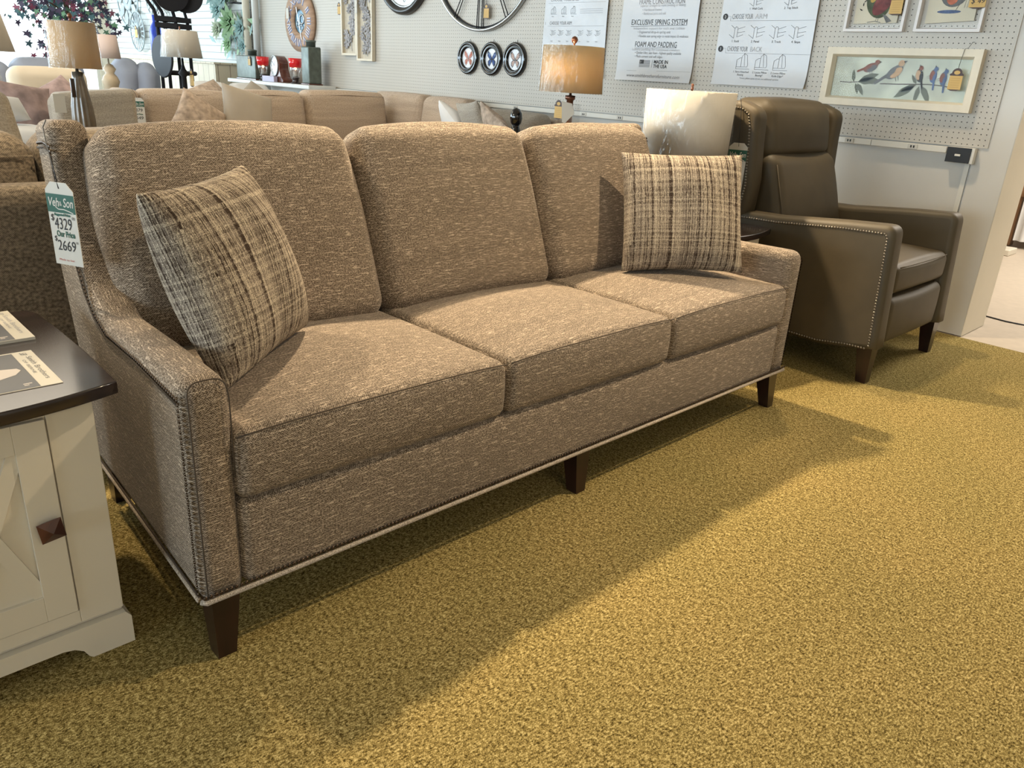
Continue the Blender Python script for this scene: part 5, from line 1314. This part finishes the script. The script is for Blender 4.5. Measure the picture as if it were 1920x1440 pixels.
# artificial maple by the window
t = thing('maple_tree', 'artificial maple tree with burgundy and teal leaves against the bright window', 'plant', (2.45, 9.0, 0))
b = MB(); tube(b, [(2.45, 9.0, .20), (2.47, 9.0, .8), (2.44, 9.02, 1.2), (2.46, 9.0, 1.7)], .03, 'bark', 8); b.build('trunk', t)
b = MB(); lathe(b, [(.15, 0), (.19, .04), (.21, .25), (.22, .27), (.19, .26), (.0, .22)], 'black', (2.45, 9.0, 0), 20); b.build('pot', t)
for k in range(9):
    a = k*.7; b = MB(); L = .35+.15*(k % 3); tube(b, [(2.45, 9.0, 1.25+.05*k), (2.45+.5*L*cos(a), 9+.5*L*sin(a), 1.42+.05*k), (2.45+L*cos(a), 9+L*sin(a), 1.38+.06*k)], .009, 'bark', 5); b.build('branch', t)
b = MB(); rnd = random.Random(3)
def maple(b, c, r, d, w, m):
    C = Vector(c); d = d.normalized(); w = (w-d*w.dot(d)).normalized(); pts = []
    for a, q in ((-90, .25), (-60, .5), (-35, .95), (-15, .45), (20, 1.0), (45, .5), (90, 1.15), (135, .5), (160, 1.0), (195, .45), (215, .95), (240, .5)): pts.append(tuple(C+w*r*q*cos(R(a))+d*r*q*sin(R(a))))
    b.add(pts+[tuple(C)], [[i, (i+1) % 12, 12] for i in range(12)], m, False)
for k in range(560):
    x = rnd.gauss(0, .25); y = rnd.gauss(0, .25); z = 1.62+rnd.gauss(0, .20)
    if z < 1.10 or abs(x) > .55: continue
    if x > .1 and z < 1.30: continue
    m = ('leafred', 'leafteal', 'leafdark', 'leafgreen', 'leafteal', 'leafdark')[k % 6]
    maple(b, (2.45+x, 9+y, z), rnd.uniform(.03, .055), Vector((rnd.gauss(0, .5), rnd.gauss(0, .3), -1)), Vector((1, rnd.gauss(0, .7), rnd.gauss(0, .3))), m)
for k in range(26):
    maple(b, (2.22+rnd.gauss(0, .06), 9.0, 1.12+rnd.gauss(0, .09)), rnd.uniform(.03, .05), Vector((rnd.gauss(0, .5), .2, -1)), Vector((1, rnd.gauss(0, .7), .2)), ('leafteal', 'leafdark', 'leafred')[k % 3])
for k in range(16):
    maple(b, (2.92+rnd.gauss(0, .04), 9.0, 1.36+rnd.gauss(0, .06)), rnd.uniform(.02, .035), Vector((.3, .2, -1)), Vector((1, rnd.gauss(0, .7), .2)), 'leafdark')
b.build('foliage', t)

# ================================================================== THE ROOM THROUGH THE DOORWAY
t = thing('oak_bench', 'oak bench with a white cloth over it in the room through the doorway', 'bench', (7.6, .40, 0))
for x, y in ((7.42, .66), (7.42, .10), (8.1, .66), (8.1, .10)): b = MB(); box(b, (x-.05, y-.05, 0), (x+.05, y+.05, .42), 'oak', bev=.004); b.build('leg', t)
b = MB(); box(b, (7.34, -.02, .42), (8.2, .76, .52), 'oak', bev=.006); b.build('top', t)
b = MB(); vs = []; fs = []
for i in range(25):
    y = .58-.5*i/24; w = .025*sin(i*1.5)
    for z in (.525, .30, .06): vs.append((7.30+w*(1-z), y, z))
for i in range(24):
    for k in range(2): fs.append([i*3+k, i*3+k+1, i*3+k+4, i*3+k+3])
b.add(vs, fs, 'white_cloth', True); b.add([(7.30, .58, .526), (7.30, .08, .526), (7.9, .08, .526), (7.9, .58, .526)], [[0, 1, 2, 3]], 'white_cloth', False)
o = b.build('white_cloth', at=(7.3, .33, .5)); tag(o, 'white cloth hanging over the oak bench through the doorway', 'cloth')
b = MB(); box(b, (6.80, .46, -.003), (7.02, .62, .045), 'whitewood', bev=.006); o = b.build('floor_block', at=(6.9, .54, 0)); tag(o, 'pale flat block lying on the floor in front of the oak bench', 'block')
b = MB(); tube(b, [(4.53, -.03, -.001), (4.50, -.172, 0), (4.52, -.30, -.001), (4.6, -.6, -.001)], .004, 'black', 5); o = b.build('extension_cable', at=(4.5, -.17, 0)); tag(o, 'thin black cord lying across the beige floor of the doorway', 'cord')

# ================================================================== LIGHT
def spot(name, loc, tgt, power, col, angle, blend=.5, size=.06):
    d = bpy.data.lights.new(name, 'SPOT'); d.energy = power; d.color = col; d.spot_size = R(angle); d.spot_blend = blend; d.shadow_soft_size = size
    o = bpy.data.objects.new(name, d); COL.objects.link(o); o.location = loc
    o.rotation_euler = (Vector(tgt)-Vector(loc)).to_track_quat('-Z', 'Y').to_euler(); return o
def area(name, loc, rot, sx, sy, power, col, spread=180):
    d = bpy.data.lights.new(name, 'AREA'); d.shape = 'RECTANGLE'; d.size = sx; d.size_y = sy; d.energy = power; d.color = col; d.spread = R(spread)
    o = bpy.data.objects.new(name, d); COL.objects.link(o); o.location = loc; o.rotation_euler = rot; return o
WARM = (1., .79, .52); WARM2 = (1., .86, .68)
spot('track_spot', (-.40, 1.50, 2.70), (-.25, .40, 0), 120, WARM, 100, .5)
spot('track_spot', (1.90, 1.58, 2.70), (1.70, 1.0, 0), 395, WARM, 80, .35, .05)
spot('track_spot', (2.95, .65, 2.75), (3.05, -.35, 0), 100, WARM, 66, .7)
spot('track_spot', (2.3, 3.2, 2.75), (2.3, 4.2, .9), 60, WARM, 90, .7)
spot('track_spot', (2.30, -.90, 2.75), (1.25, .60, .80), 160, WARM, 64, .6, .05)
area('ceiling_fill', (-.6, -5.2, 2.85), (0, 0, 0), 3.4, 1.2, 80, WARM2)  # unseen soft overhead fills, added to lift the sofa fronts and the rooms around
area('ceiling_fill', (-2.5, 3.5, 2.85), (0, 0, 0), 2.4, 2.4, 80, WARM2)
area('ceiling_fill', (1.2, 5.6, 2.85), (0, 0, 0), 2.4, 1.2, 30, WARM2)
area('ceiling_fill', (6.2, -.8, 2.85), (0, 0, 0), 2.0, 1.2, 125, (1., .92, .8))
# daylight through the show windows
area('window_daylight', (-1.6, 12.15, 1.6), (R(-90), 0, 0), 6.4, 1.9, 420, (.66, .86, 1.))
area('window_daylight', (-9.40, 4.4, 1.6), (0, R(-90), 0), 1.9, 14.2, 640, (.66, .85, 1.))
d = bpy.data.lights.new('lamp_bulb', 'POINT'); d.energy = 34; d.color = (1., .74, .46); d.shadow_soft_size = .035
o = bpy.data.objects.new('lamp_bulb', d); COL.objects.link(o); o.location = (3.045, 2.035, TZ+.585)
# translucent lit shade
m, nt, pb, out = newmat('lit_amber_shade'); nt.nodes.remove(pb)
df = N(nt, 'ShaderNodeBsdfDiffuse'); tr = N(nt, 'ShaderNodeBsdfTranslucent'); mx = N(nt, 'ShaderNodeMixShader'); mx.inputs[0].default_value = .55
df.inputs['Color'].default_value = (.66, .54, .36, 1); tr.inputs['Color'].default_value = (.92, .74, .44, 1)
nt.links.new(df.outputs[0], mx.inputs[1]); nt.links.new(tr.outputs[0], mx.inputs[2]); nt.links.new(mx.outputs[0], out.inputs['Surface'])
LIT.data.materials[0] = m

w = bpy.data.worlds.new('showroom_air'); SC.world = w; w.use_nodes = True
bg = w.node_tree.nodes['Background']; bg.inputs[0].default_value = (1., .93, .84, 1); bg.inputs[1].default_value = .25

# ================================================================== CAMERA
cam = bpy.data.cameras.new('camera'); cam.sensor_fit = 'HORIZONTAL'; cam.sensor_width = 36; cam.lens = 1461.626*36/1920; cam.clip_start = .05; cam.clip_end = 100
co = bpy.data.objects.new('camera', cam); COL.objects.link(co)
r, u, f = Vector((.72576, -.68571, .05541)), Vector((.21452, .3021, .92883)), Vector((.65365, .66222, -.36635))
co.matrix_world = Matrix(((r.x, u.x, -f.x, -.48203), (r.y, u.y, -f.y, -1.28347), (r.z, u.z, -f.z, 1.131), (0, 0, 0, 1)))
SC.camera = co
vs_ = SC.view_settings; vs_.view_transform = 'Standard'; vs_.look = 'None'; vs_.exposure = .45; vs_.gamma = 1.; vs_.use_curve_mapping = False
SC.cycles.max_bounces = 6; SC.cycles.diffuse_bounces = 3; SC.cycles.glossy_bounces = 3; SC.cycles.transparent_max_bounces = 12
SC.cycles.sample_clamp_indirect = 4.; SC.cycles.caustics_reflective = False; SC.cycles.caustics_refractive = False
SC.cycles.use_denoising = True
